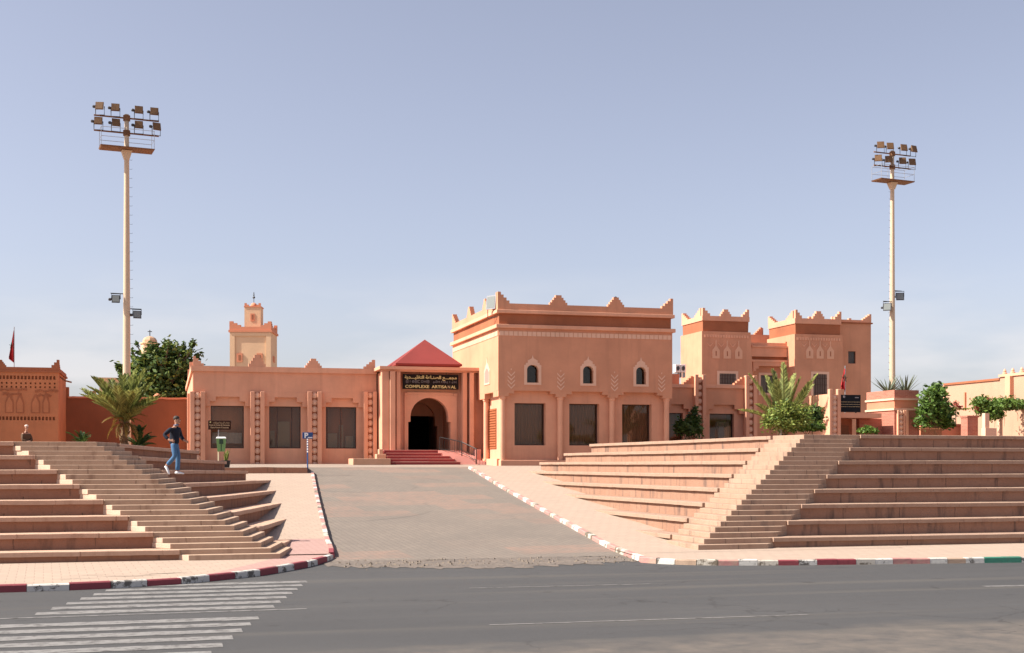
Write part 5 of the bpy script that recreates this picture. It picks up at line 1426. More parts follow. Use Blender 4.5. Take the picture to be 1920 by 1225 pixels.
# ------------------------------------------------------------------ floodlight masts
def floodlight(par, pos, yaw, pitch, s, drop=False, glass=False, mat='lamp_rust', kick=0):
    """square floodlight: shallow housing, face plate, U-bracket; hung (drop) or standing on its bar"""
    rot = Matrix.Rotation(yaw, 4, 'Z') @ Matrix.Rotation(pitch, 4, 'X')
    def tf(mb_):
        mb_.v = [tuple(Vector(pos) + (rot @ Vector(v))) for v in mb_.v]; return mb_
    h = s / 2
    a = MB(); a.frustum((-h, h, -h, h), 0, (-h * .55, h * .55, -h * .55, h * .55), s * .45)
    a.v = [(x, z, y) for x, y, z in a.v]; a.f = [f[::-1] for f in a.f]
    b = tf(a).build('floodlight', M[mat], par, local=True)
    c = MB().box(-h * 1.04, h * 1.04, -.05, .02, -h * 1.04, h * 1.04); tf(c).build('face_plate', M[mat], b, local=True)
    g = MB().box(-h * .86, h * .86, -.06, -.051, -h * .86, h * .86); tf(g).build('lamp_glass', M['lamp_glass' if glass else 'lamp_rust'], b, local=True)
    u = MB(); zz = h * 1.0
    sgn_ = 1 if drop else -1
    u.tube([(-h * 1.12, .1, 0), (-h * 1.12, .1, sgn_ * s * (.72 if drop else 1.12)), (h * 1.12, .1, sgn_ * s * (.72 if drop else 1.12)), (h * 1.12, .1, 0)], .028, 5)
    u.v = [tuple(Vector(pos) + (Matrix.Rotation(yaw, 4, 'Z') @ Vector(v))) for v in u.v]
    u.build('bracket', M['metal_dark'], b, local=True)
    k = MB().lathe([(.05, 0), (.09, .05), (.09, .16), (.04, .2)], (0, 0, 0), 8)
    k.v = [(-h * 1.05 - z, y + s * .2, x) for x, y, z in k.v]
    tf(k).build('lamp_socket', M['lamp_body'], b, local=True)
    return b
def mast(name, label, u, Y, vtop, vplat, r0, r1, bars, lamps, side, group, yaw0, rungside, base_white=0):
    X = xu(u, Y); px = dep(X, Y) / FPX
    m = thing(name, label, 'light mast', (X, Y, 2.5), yaw0, group)
    def z(v): return CAM_H + (HOR - v) * px - 2.5
    H = z(vtop)
    n = 12; prof = [(r0 + (r1 - r0) * i / n, H * i / n) for i in range(n + 1)]
    MB().lathe(prof, n=16).build('mast', M['mast_paint'], m, local=True, smooth=True)
    # platform tray
    pw = (50 if Y < 85 else 40) * px * .98; zp = z(vplat)
    MB().frustum((-pw * .97, pw * .97, -.66, .48), zp - .05, (-pw, pw, -.7, .52), zp + .04).build('platform', M['mast_rust'], m, local=True)
    MB().frustum((-.15, .15, -.15, .15), zp - .6, (-.3, .3, -.3, .3), zp - .082).build('platform_bracket', M['mast_paint'], m, local=True)
    for hz in (.55, 1.1):
        MB().tube([(-pw * .97, -.66, zp + hz), (pw * .97, -.66, zp + hz), (pw * .97, .48, zp + hz), (-pw * .97, .48, zp + hz), (-pw * .97, -.66, zp + hz)], .016, 5).build('guard_rail', M['metal_grey'], m, local=True)
    for sx in (-1, -.02, 1):
        for sy in (-.66, .48):
            if sx == -.02 and sy < 0: continue
            MB().tube([(sx * pw * .97, sy, zp + .06), (sx * pw * .97, sy, zp + 1.12)], .016, 5).build('guard_post', M['metal_grey'], m, local=True)
    for (v, hwp) in bars:
        MB().tube([(-hwp * px, 0, z(v)), (hwp * px, 0, z(v))], .05, 8).build('cross_bar', M['mast_rust'], m, local=True)
        MB().lathe([(r1 * 1.6, -.16), (r1 * 1.6, .16)], (0, 0, z(v)), 12).build('collar', M['mast_rust'], m, local=True)
    for (du, v, yaw, pit) in lamps:
        floodlight(m, (du * px, -.12, z(v)), yaw, pit, (14.2 if Y < 85 else 12.4) * px)
    for (du, v, arm, gl, yaw) in side:
        MB().tube([(0, 0, z(v) + 11 * px), (du * px * 1.45, 0, z(v) + 11 * px)], .03, 5).build('side_arm', M['metal_dark'], m, local=True)
        floodlight(m, (du * px, -.15, z(v)), yaw, R(-14), 14 * px, drop=True, glass=True, mat='lamp_body')
    rg = MB(); i = 0; zz = 2.4
    while zz < zp - .5:
        rr = r0 + (r1 - r0) * zz / H
        rg.tube([(rungside * rr * .9, 0, zz), (rungside * (rr + .16), 0, zz), (rungside * (rr + .16), 0, zz + .05)], .008, 4); zz += .55
    kind(rg.build('climbing_rungs', M['metal_dark'], m, local=True), 'stuff')
    if base_white: MB().lathe([(r0 * 1.02, 0), (r0 * .985, base_white), (r0 * .97, base_white + .01)], n=16).build('painted_foot', M['white_paint'], m, local=True)
    return m
G_M = 'floodlight masts'
def lampset(rows, yaw, face):
    k = 1 / math.cos(yaw + THETA)
    return [(du * k, v, face + R(y) - yaw, R(-15)) for v, row in rows for du, y in row]
y0_ = R(8)
kb = 1 / math.cos(y0_ + THETA)
mast('floodlight_mast', 'tall cream floodlight mast rising behind the palm', 237.5, 80.0, 215, 281, .26, .13, ((222, 54 * kb), (250, 54 * kb)),
     lampset([(205, ((-45, -14), (-19, -3), (20, 3), (46, 2))), (233, ((-47, -4), (-18, 6), (20, 2), (50, 16)))], y0_, R(3)),
     [(-20, 562.5, 1, False, R(0) - y0_), (18.5, 590, 1, True, R(8) - y0_)], G_M, y0_, 1)
mast('floodlight_mast', 'tall cream floodlight mast rising behind the brick gatehouse', 1673, 88.0, 283, 341, .26, .14, ((289, 39 * kb), (313.5, 39 * kb)),
     lampset([(275.5, ((-27, 6), (-6.5, 18), (23, 28), (45, 42))), (300.5, ((-32, 0), (-10, 5), (20, 14), (41, 20)))], y0_, R(-28)),
     [(-14.5, 577, 1, True, R(-40) - y0_), (15, 556, 1, True, R(-20) - y0_)], G_M, y0_, -1, 2.2)

# floodlight on the roof corner of the main block
rl_ = thing('roof_floodlight', 'grey square floodlight on the roof corner of the tall block', 'floodlight', (mx0 + .05, YM + .9, zt0), R(-62))
floodlight(rl_, (0, -.3, .12), 0, R(-6), .78, mat='metal_grey', glass=True)
MB().tube([(0, -.2, -.4), (0, .2, -.02), (0, .35, .1)], .03, 6).build('arm', M['metal_dark'], rl_, local=True)
MB().box(-.12, .12, .1, .42, -.35, -.05).build('ballast_box', M['lamp_body'], rl_, local=True)
# little antenna on a merlon
an = at(1154.5, 556, YM + .1)
tag(MB().tube([(an.x, an.y, an.z - .45), (an.x, an.y, an.z)], .015, 5).tube([(an.x - .16, an.y, an.z - .1), (an.x, an.y, an.z - .02), (an.x + .16, an.y, an.z - .12)], .02, 5).tube([(an.x - .1, an.y - .1, an.z - .15), (an.x + .12, an.y + .1, an.z - .05)], .015, 5).build('antenna', M['metal_dark']), 'small dark antenna on top of a merlon of the tall block', 'antenna')

# ------------------------------------------------------------------ flags
def flag(label, u, Y, vt, vb, zfoot, w_, h_, side):
    X = xu(u, Y); px = dep(X, Y) / FPX
    zt_ = zv(vt, X, Y)
    f = thing('flag', label, 'flag', (X, Y, zfoot))
    MB().tube([(0, 0, 0), (0, 0, zt_ - zfoot)], .03, 6).build('pole', M['metal_grey'], f, local=True)
    zf = zv(vb, X, Y) - zfoot; n = 12; m_ = 10; vs = []
    top = zf + h_
    for j in range(m_ + 1):
        t = j / m_
        for i in range(n + 1):
            s_ = i / n
            wd = w_ * (.12 + .88 * min(1, t * 1.25)) * s_
            vs.append((side * wd, .10 * math.sin(s_ * 9 + t * 2) * (.3 + t), top - h_ * t * (1 - .14 * s_ * (1 if t > .8 else 0)) - .05 * s_))
    MB().add(vs, [(j*(n+1)+i, j*(n+1)+i+1, (j+1)*(n+1)+i+1, (j+1)*(n+1)+i) for j in range(m_) for i in range(n)]).build('cloth', M['flag_red'], f, local=True, smooth=True)
    st = []
    for k in range(6):
        a = R(90 + 144 * k); st.append((side * w_ * .42 + .16 * math.cos(a), -.16, zf + h_ * .52 + .22 * math.sin(a)))
    MB().tube(st, .022, 4, cap=False).build('star', M['flag_green'], f, local=True)
flag('red flag hanging limp from a pole on the decorated tower', 26.5, YT + 3.0, 613, 681, ztc + .1, .32, 2.2, -1)
flag('red flag hanging limp in front of the palace wing', 1584.5, YK + 3.5, 686, 732, ZT, .27, 1.2, -1)

# ------------------------------------------------------------------ signs and street furniture on the left
X = xu(411.5, 70.5); zg = 2.49
ms = thing('museum_sign', 'brown board with gold writing on a thin post before the display window', 'sign', (X, 70.5, zg))
px = dep(X, 70.5) / FPX
b0_, b1_ = xu(390, 70.5) - X, xu(433, 70.5) - X; z0_, z1_ = zv(806, X, 70.5) - zg, zv(788.5, X, 70.5) - zg
MB().box(b0_, b1_, -.03, .03, z0_, z1_).build('board', M['sign_brown'], ms, local=True, bevel=.03)
MB().tube([(-.05, .03, 0), (-.05, .03, z0_)], .03, 6).build('post', M['metal_grey'], ms, local=True)
bw = b1_ - b0_; bh = z1_ - z0_
MA = '\uFEE3\uFE98\uFEA4\uFED2 \uFE8D\uFEDF\uFEB4\uFEF4\uFEE8\uFEE4\uFE8E \uFE91\uFEEE\uFEAD\uFEAF\uFE8D\uFEAF\uFE8D\uFE95'[::-1]
for s_, fz, fx, fw_ in ((MA, .68, .22, .72), ('Musée du Cinéma de Ouarzazate', .42, .06, .88), ('Cinema Museum of Ouarzazate', .16, .1, .8)):
    text_mesh(s_, bh * .24, M['sign_text'], 'lettering', ms, (X + b0_ + bw * fx, 70.5 - .042, zg + z0_ + bh * fz), bw * fw_, .004, .003)
MB().add([(b0_ + bw * (.1 + .035 * math.cos(R(90 + 72 * k))), -.034, z1_ - bh * .2 + bw * .035 * math.sin(R(90 + 72 * k))) for k in range(5)], [(0, 1, 2, 3, 4)]).build('emblem', M['gold'], ms, local=True)

X = xu(576.8, 66.4); px = dep(X, 66.4) / FPX; zg = 2.48
ps = thing('parking_sign', 'small blue parking sign on a blue and white post', 'sign', (X, 66.4, zg))
zt_ = zv(811, X, 66.4) - zg; zb_ = zv(823, X, 66.4) - zg
MB().tube([(0, 0, -.1), (0, 0, zb_ - .7)], .035, 8).build('post_foot', M['blue_sign'], ps, local=True)
MB().tube([(0, 0, zb_ - .7), (0, 0, zb_ + .15)], .034, 8).build('post', M['white_paint'], ps, local=True)
for k in range(5): MB().tube([(0, 0, zb_ - .62 + .13 * k), (0, 0, zb_ - .57 + .13 * k)], .0365, 8).build('post_band', M['blue_sign'], ps, local=True)
MB().box(-.27, .26, -.06, -.035, zb_, zt_).build('plate', M['blue_sign'], ps, local=True, bevel=.01)
text_mesh('P', .36, M['white_paint'], 'lettering', ps, (X - .17, 66.4 - .066, zg + zb_ + .05), .2, .003, .015)
MB().box(.0, .24, -.066, -.061, zb_ + .04, zb_ + .09).build('underline', M['white_paint'], ps, local=True)

X = xu(414.5, 67.2); zg = 2.49
bn = thing('litter_bin', 'green slatted litter bin on a cream post in front of the gallery', 'bin', (X, 67.2, zg))
zt_ = zv(820, X, 67.2) - zg; zb_ = zv(847, X, 67.2) - zg
k_ = MB()
k_.frustum((-.17, .17, -.15, .15), zb_, (-.22, .22, -.19, .19), zt_ - .08); k_.build('basket', M['bin_green'], bn, local=True)
for i in range(5):
    t = i / 4; MB().add([(-.17 + .34*t - .02, -.16, zb_ + .02), (-.17 + .34*t + .02, -.16, zb_ + .02), (-.22 + .44*t + .025, -.2, zt_ - .1), (-.22 + .44*t - .025, -.2, zt_ - .1)], [(0,1,2,3)]).build('slat', M['bin_dark' if i == 2 else 'bin_green'], bn, local=True)
MB().frustum((-.25, .25, -.22, .22), zt_ - .06, (-.2, .2, -.16, .16), zt_ + .02).build('lid', M['white_box'], bn, local=True)
MB().box(-.1, .1, -.205, -.19, zt_ - .35, zt_ - .12).build('mouth', M['bin_dark'], bn, local=True)
MB().tube([(-.13, -.02, -.1), (-.13, -.02, zb_ + .1)], .04, 6).build('post', M['post_cream'], bn, local=True)
X2 = xu(424, 67.6)
pt = thing('plant_pot', 'black plant pot with yellowish stems beside the litter bin', 'plant pot', (X2, 67.6, 2.49))
MB().lathe([(.17, 0), (.23, .34), (.24, .36), (.2, .37)], n=12).build('pot', M['bag_black'], pt, local=True)
st = MB()
for i in range(26):
    a = random.uniform(0, 6.28); r_ = random.uniform(.05, .3); h = random.uniform(.3, .62)
    st.tube([(.08 * math.cos(a), .08 * math.sin(a), .34), (r_ * .6 * math.cos(a), r_ * .6 * math.sin(a), .36 + h * .6), (r_ * math.cos(a), r_ * math.sin(a), .36 + h)], [.012, .016, .004], 4)
st.build('stems', M['leaf_olive'], pt, local=True)
# ------------------------------------------------------------------ plants
def leaf_mesh(name, clumps, n, size, seed, mat, parent, up=.3, aspect=.5):
    rng = np.random.default_rng(seed)
    cl = np.array([[*c, *r] for c, r in clumps], dtype=float)
    vol = (cl[:, 3] * cl[:, 4] * cl[:, 5]) ** .75
    pick = rng.choice(len(cl), n, p=vol / vol.sum())
    d = rng.normal(size=(n, 3)); d /= np.linalg.norm(d, axis=1)[:, None]
    rad = rng.random(n) ** .5 * (1 + .3 * rng.normal(size=n))
    p = cl[pick, :3] + d * cl[pick, 3:] * rad[:, None]
    a = rng.normal(size=(n, 3)); a[:, 2] = a[:, 2] * .6 + up * .3; a /= np.linalg.norm(a, axis=1)[:, None]
    nr = d * .7 + rng.normal(size=(n, 3)) * .6; b = np.cross(a, nr); b /= (np.linalg.norm(b, axis=1)[:, None] + 1e-9)
    s = size * (.6 + .8 * rng.random(n))[:, None]
    v = np.empty((n, 4, 3)); v[:, 0] = p - a * s; v[:, 1] = p + b * s * aspect; v[:, 2] = p + a * s; v[:, 3] = p - b * s * aspect
    me = bpy.data.meshes.new(name)
    off = np.array(wloc(parent)) if parent else 0
    me.from_pydata((v.reshape(-1, 3) - off).tolist(), [], np.arange(4 * n).reshape(-1, 4).tolist())
    me.materials.append(mat)
    o = bpy.data.objects.new(name, me); col.objects.link(o); o.parent = parent
    return o
def tree(name, label, base, clumps, n, size, mat, seed, trunk_r=.14, bark='bark', cat='tree', mats2=None, limbs=True, group=None):
    t = thing(name, label, cat, base, 0, group)
    b = Vector(base)
    mid = sum((Vector(c) for c, r in clumps), Vector()) / len(clumps)
    tr = MB(); fork = b.lerp(mid, .45); fork.x = b.x * .7 + mid.x * .3
    tr.tube([b - Vector((0, 0, .15)), b.lerp(fork, .5) + Vector((.04, 0, 0)), fork], [trunk_r * 1.25, trunk_r, trunk_r * .8], 8)
    if limbs:
        for c, r in clumps:
            c = Vector(c); m_ = fork.lerp(c, .5) + Vector((0, 0, .12 * (c - fork).length))
            tr.tube([fork, m_, c], [trunk_r * .6, trunk_r * .38, trunk_r * .12], 6)
    tr.build('trunk', M[bark], t)
    leaf_mesh('crown', clumps, n, size, seed, M[mat], t)
    if mats2: leaf_mesh('crown_highlights' if False else 'highlight_leaves', [(c, [x * 1.06 for x in r]) for c, r in clumps], n // 4, size, seed + 50, M[mats2], t)  # lighter leaves over the crown, highlights put into their colour
    return t
rnd = random.Random(5)
def cl(u, v, Y, ru, rv=None, ry=None):
    p = at(u, v, Y); k = dep(p.x, p.y) / FPX; rv = rv or ru
    return (tuple(p), (ru * k, (ry or ru) * k, rv * k))

# dark broad tree behind the red wall
Yt = 104
bt = at(290, 770, Yt); bt.z = 2.6
cls = [cl(295, 705, Yt, 42, 34), cl(262, 705, Yt + 1, 34, 30), cl(330, 700, Yt, 36, 34), cl(352, 690, Yt + 1, 18, 24), cl(300, 672, Yt, 28, 22), cl(322, 664, Yt + .6, 16, 20),
       cl(345, 664, Yt, 9, 16), cl(276, 676, Yt - .5, 22, 18), cl(236, 700, Yt + 1, 16, 18), cl(225, 690, Yt, 8, 10), cl(310, 648, Yt, 7, 12), cl(286, 655, Yt, 12, 14), cl(370, 668, Yt, 5, 9), cl(330, 735, Yt, 44, 20), cl(270, 735, Yt, 40, 20), cl(367, 700, Yt, 12, 22)] + [cl(rnd.uniform(240, 372), rnd.uniform(645, 690), Yt + rnd.uniform(-1.5, 1.5), rnd.uniform(3, 7), rnd.uniform(6, 14)) for _ in range(22)] + [cl(312, 640, Yt, 3, 10), cl(345, 648, Yt, 3, 12), cl(356, 655, Yt, 3, 10), cl(378, 662, Yt, 2.5, 8), cl(220, 688, Yt, 4, 5)]
tree('broad_tree', 'dark green broad-crowned tree behind the red wall', bt, cls, 9000, .2, 'leaf_dark', 11, .3, mats2='leaf_olive')

# palm fronds: three shapes, each frond its own part
def frond_mesh(L, droop, seed, mat, wid=.42, nl=34, stiff=False):
    rng = random.Random(seed); mb = MB(); pts = []
    n = 12
    for i in range(n + 1):
        t = i / n
        pts.append(Vector((L * t * (1 - .12 * droop * t), 0, L * (.55 * t - droop * t * t))) if not stiff else Vector((L * t * .5, 0, L * t * .9)))
    mb.tube(pts, [.03 * (1 - .85 * i / n) + .004 for i in range(n + 1)], 4)
    for i in range(nl):
        t = .14 + .84 * i / (nl - 1)
        k = t * n; a = min(n - 1, int(k)); p = pts[a].lerp(pts[a + 1], k - a); tan = (pts[a + 1] - pts[a]).normalized()
        up_ = Vector((0, 1, 0)).cross(tan).normalized() * -1
        l = wid * math.sin(math.pi * (.12 + .86 * t)) ** .6 * rng.uniform(.8, 1.15)
        for s in (-1, 1):
            d = (tan * .72 + Vector((0, s, 0)) * .62 + up_ * .25 + Vector((0, 0, rng.uniform(-.1, .1)))).normalized()
            w_ = tan.cross(d).cross(d).normalized() * .024
            q = p + d * l * .55 + Vector((0, 0, .01)); e = p + d * l - Vector((0, 0, .07 * l))
            mb.add([p - w_ * .5, p + w_ * .5, q + w_, e, q - w_], [(0, 1, 2, 3, 4)])
    me = mb.mesh('frond'); me.materials.append(mat); return me
def palm(name, label, base, h, fronds, r=.16, trunk=True, cat='palm', seed=3):
    t = thing(name, label, cat, base)
    rng = random.Random(seed)
    if trunk:
        mb = MB(); n = 9; pts = []; rad = []
        for i in range(n + 1):
            pts.append((.05 * math.sin(i), .0, -.2 + (h + .2) * i / n)); rad.append(r * (1.15 if i % 2 else .92) * (1.1 - .25 * i / n))
        mb.tube(pts, rad, 9).build('trunk', M['palm_bark'], t, local=True)
        bo = MB()
        for i in range(40):
            a = rng.uniform(0, 6.28); z = h * rng.uniform(.25, 1.02); rr = r * .95
            bo.tube([(rr*math.cos(a), rr*math.sin(a), z), ((rr+.1)*math.cos(a), (rr+.1)*math.sin(a), z + .14)], [.035, .018], 4)
        kind(bo.build('leaf_bases', M['palm_bark'], t, local=True), 'stuff')
    for (me, k, elev0, elev1, sc0, sc1, ph) in fronds:
        for i in range(k):
            az_ = ph + 2 * math.pi * i / k + rng.uniform(-.25, .25)
            el = R(rng.uniform(elev0, elev1)); s = rng.uniform(sc0, sc1)
            o = inst(me, 'frond', t, (0, 0, h + rng.uniform(-.1, .08)), (rng.uniform(-.25, .25), -el, az_), (s, s, s), world=False)
    return t
F1 = frond_mesh(2.5, .26, 1, M['leaf_palm'], .62, 54); F2 = frond_mesh(2.5, .6, 2, M['leaf_palm'], .48, 48); F3 = frond_mesh(2.1, .85, 3, M['leaf_palm_dry'], .36, 40); F4 = frond_mesh(2.55, .14, 4, M['leaf_palm'], .6, 54)
zpl = Lz(23) - .2
pb = at(233, 832, 60.0)
palm('palm_tree', 'young date palm with arching grey-green fronds before the red wall', (pb.x, pb.y, zpl), 1.3,
     [(F4, 18, 14, 54, .78, 1.0, .2), (F1, 16, 4, 28, .72, .92, .0), (F3, 10, 0, 40, .35, .6, .4), (F3, 9, -45, -5, .35, .55, .1)], .17)
Fs = frond_mesh(1.0, .5, 6, M['leaf_dark'], .2, 22)
for u_, l, n_, s0_, s1_ in ((152, 'small dark fan of palm shoots near the decorated tower', 9, .75, 1.05), (262, 'dark palm seedling clump right of the date palm', 16, .8, 1.25)):
    b_ = at(u_, 832, 62.0 if u_ < 200 else 60.8)
    palm('palm_shoot', l, (b_.x, b_.y, zpl), .15, [(Fs, n_, 25, 75, s0_, s1_, .3), (Fs, n_ // 2, 5, 30, s0_ * .8, s1_ * .8, .9)], trunk=False, cat='palm shoots', seed=int(u_))

# planting on the right terrace
Fr = frond_mesh(2.5, .10, 8, M['leaf_palm'], .42, 44); Fr2 = frond_mesh(2.3, .3, 9, M['leaf_palm'], .4, 44)
b_ = at(1468, 812, 60.0)
palm('palm_tree', 'stiff upright palm behind the feathery shrub on the right terrace', (b_.x, b_.y, ZT), .7, [(Fr, 13, 22, 55, 1.05, 1.3, .1), (Fr2, 10, 5, 25, .95, 1.2, .5)], .22, seed=9)
Ys = 54
cls = [cl(1476, 770, Ys, 20, 18), cl(1455, 782, Ys, 20, 18), cl(1498, 782, Ys, 22, 20), cl(1470, 795, Ys, 30, 12), cl(1440, 795, Ys, 14, 12), cl(1510, 770, Ys + .4, 12, 12)]
b_ = at(1460, 812, Ys)
t_ = tree('feathery_shrub', 'feathery yellow-green shrub with a pale stem on the right terrace', (b_.x, b_.y, ZT), cls, 4200, .07, 'leaf_olive', 21, .05, 'bark_pale', 'shrub', 'leaf_bright')
b_ = at(1515, 812, Ys + 1)
tree('round_shrub', 'low bright green shrub beside the medallion wall', (b_.x, b_.y, ZT), [cl(1505, 800, Ys + 1, 26, 9), cl(1530, 801, Ys + 1, 18, 8), cl(1490, 803, Ys + 1, 14, 7)], 1300, .1, 'leaf_bright', 22, .03, cat='shrub')
b_ = at(1522, 812, Ys + 2.5)
tree('dark_shrub', 'dark green shrub between the upright palm and the medallion wall', (b_.x, b_.y, ZT), [cl(1528, 780, Ys + 2.5, 16, 18), cl(1520, 795, Ys + 2.5, 14, 12)], 1100, .11, 'leaf_dark', 23, .03, cat='shrub')
b_ = at(1628, 814, 52.5)
tree('small_shrub', 'small yellow-green shrub at the terrace edge under the canopy', (b_.x, b_.y, ZT), [cl(1628, 806, 52.5, 14, 7), cl(1640, 809, 52.5, 8, 5), cl(1616, 809, 52.5, 8, 5)], 700, .08, 'leaf_bright', 24, .02, cat='shrub')
b_ = at(1290, 820, 74.0)
tree('cypress_shrub', 'dark conical shrub before the annex window', (b_.x, b_.y, 2.6), [cl(1290, 802, 74, 20, 16), cl(1298, 785, 74, 12, 12), cl(1302, 772, 74, 6, 10), cl(1272, 800, 74, 10, 14), cl(1306, 800, 74, 12, 20)], 1900, .13, 'leaf_dark', 25, .06, cat='shrub')
b_ = at(1752, 814, 57.0)
tree('leafy_tree', 'round leafy green tree right of the brick gatehouse', (b_.x, b_.y, ZT), [cl(1748, 765, 57, 24, 26), cl(1765, 768, 57, 20, 20), cl(1752, 740, 57, 18, 16), cl(1757, 725, 57, 10, 8), cl(1745, 790, 57.3, 26, 14), cl(1770, 785, 57, 16, 14), cl(1778, 770, 57, 8, 8)] + [cl(rnd.uniform(1726, 1788), rnd.uniform(735, 800), 57 + rnd.uniform(-.8, .8), rnd.uniform(3, 8), rnd.uniform(3, 8)) for _ in range(26)], 3400, .13, 'leaf_mid', 26, .08, mats2='leaf_bright')
b_ = at(1853, 800, 61.0)
vn = thing('creeper', 'green creeper sprawling over the garden wall and its pale posts', 'creeper', (b_.x, b_.y, 3.6))
leaf_mesh('foliage', [cl(1850, 765, 60.5, 26, 12), cl(1880, 756, 61, 30, 11), cl(1905, 757, 61.5, 24, 9), cl(1838, 755, 60.5, 16, 10), cl(1860, 778, 60.3, 18, 10), cl(1876, 775, 60.3, 8, 12), cl(1925, 762, 62, 20, 8)], 3600, .1, 31, M['leaf_bright'], vn)
leaf_mesh('shaded_foliage', [cl(1850, 768, 61, 24, 10), cl(1890, 762, 61.5, 34, 8), cl(1842, 750, 60.8, 12, 8)], 1500, .1, 32, M['leaf_mid'], vn)
leaf_mesh('red_tips', [cl(1852, 749, 60.4, 6, 4), cl(1832, 765, 60.4, 5, 6)], 120, .05, 33, M['leaf_red'], vn)
st = MB()
for u0_, v0_, v1_ in ((1842, 772, 800), (1862, 776, 802), (1871, 778, 806), (1880, 772, 800), (1905, 768, 790)):
    a = at(u0_, v0_, 60.3); c_ = at(u0_ + 3, v1_, 60.3); ST_ = (a + c_) / 2 + Vector((.08, 0, 0)); st.tube([a, ST_, c_], [.018, .014, .006], 4)
st.build('hanging_stem', M['bark'], vn)
b_ = at(1792, 800, 62.0)
bg_ = thing('bougainvillea', 'small reddish bougainvillea sprig against the garden wall', 'shrub', (b_.x, b_.y, 3.4))
leaf_mesh('flowers', [cl(1792, 758, 62, 6, 6), cl(1798, 764, 62, 6, 4)], 220, .06, 41, M['leaf_red'], bg_)
leaf_mesh('foliage', [cl(1808, 767, 62, 12, 2), cl(1790, 768, 62, 6, 6)], 240, .05, 42, M['leaf_olive'], bg_)
MB().tube([(b_.x, b_.y, 3.3), tuple(at(1792, 766, 62))], .03, 5).build('stem', M['bark'], bg_)
# agave tops behind the gatehouse
ag = MB(); me_ = []
for s_ in range(1):
    L = 1.5; mbb = MB(); n = 8
    vs = []
    for i in range(n + 1):
        t = i / n; w_ = .07 * (1 - t) ** .7 * (1 if t > .1 else .7) + .004
        vs += [(L * t * .75, -w_, L * t * .66 - .12 * t * t), (L * t * .75, 0, L * t * .66 - .12 * t * t - .035 * (1 - t)), (L * t * .75, w_, L * t * .66 - .12 * t * t)]
    mbb.add(vs, [(3*i+k, 3*i+3+k, 3*i+4+k, 3*i+1+k) for i in range(n) for k in range(2)])
    AG = mbb.mesh('leaf_blade'); AG.materials.append(M['leaf_blue'])
for u_, l in ((1660, 'spiky agave top left of the mast behind the gatehouse'), (1697, 'spiky agave top right of the mast behind the gatehouse')):
    Yg_ = 66.0; c_ = at(u_ + (6 if u_ < 1670 else 0), 737, Yg_)
    a_ = thing('agave', l, 'agave', (c_.x, c_.y, PLAZA))
    MB().tube([(0, 0, 0), (0, 0, c_.z - PLAZA)], [.16, .14], 7).build('stem', M['palm_bark'], a_, local=True)
    for i in range(26):
        inst(AG, 'leaf_blade', a_, (0, 0, c_.z - PLAZA - .1), (rnd.uniform(-.2, .2), R(rnd.uniform(-25, 22)), 2 * math.pi * i / 26 + rnd.uniform(-.15, .15)), (rnd.uniform(.75, 1.05),) * 3, world=False)
# slatted garden fence in front of the leafy tree
fx0_, fx1_ = xu(1727, 54.5), xu(1765, 54.5)
fc = thing('picket_fence', 'short wooden picket fence below the leafy tree', 'fence', ((fx0_ + fx1_) / 2, 54.5, ZT))
for i in range(17): X = fx0_ + (fx1_ - fx0_) * i / 16; MB().box(X - .018, X + .018, 54.5, 54.53, ZT - .05, zv(803, X, 54.5) + rnd.uniform(-.02, .02)).build('picket', M['wood'], fc)
MB().box(fx0_, fx1_, 54.531, 54.56, ZT + .08, ZT + .13).build('rail', M['wood'], fc)

# ------------------------------------------------------------------ people
def skin_obj(name, verts, edges, radii, mat, parent, sub=2, root=0):
    me = bpy.data.meshes.new(name); me.from_pydata(verts, edges, [])
    o = bpy.data.objects.new(name, me); col.objects.link(o); o.parent = parent
    me.materials.append(mat)
    md = o.modifiers.new('skin', 'SKIN'); md.use_smooth_shade = True; md.branch_smoothing = .6
    for i, r_ in enumerate(radii):
        d = me.skin_vertices[0].data[i]; d.radius = r_ if hasattr(r_, '__len__') else (r_, r_); d.use_root = (i == root)
    ss = o.modifiers.new('sub', 'SUBSURF'); ss.levels = sub; ss.render_levels = sub
    return o
class Sk:
    def __init__(s): s.v = []; s.e = []; s.r = []
    def p(s, co, r_, par=None):
        s.v.append(co); s.r.append(r_); i = len(s.v) - 1
        if par is not None: s.e.append((par, i))
        return i
    def chain(s, par, pts):
        for co, r_ in pts: par = s.p(co, r_, par)
        return par
    def go(s, name, mat, parent, sub=2): return skin_obj(name, s.v, s.e, s.r, mat, parent, sub)
def ellipsoid(mb, c, r, n=10, m_=8, cut=None):
    vs = []; fs = []
    for j in range(m_ + 1):
        t = math.pi * j / m_
        for i in range(n):
            a = 2 * math.pi * i / n
            vs.append((c[0] + r[0] * math.sin(t) * math.cos(a), c[1] + r[1] * math.sin(t) * math.sin(a), c[2] + r[2] * math.cos(t)))
    for j in range(m_):
        for i in range(n): fs.append((j*n+i, (j+1)*n+i, (j+1)*n+(i+1)%n, j*n+(i+1)%n))
    return mb.add(vs, fs)
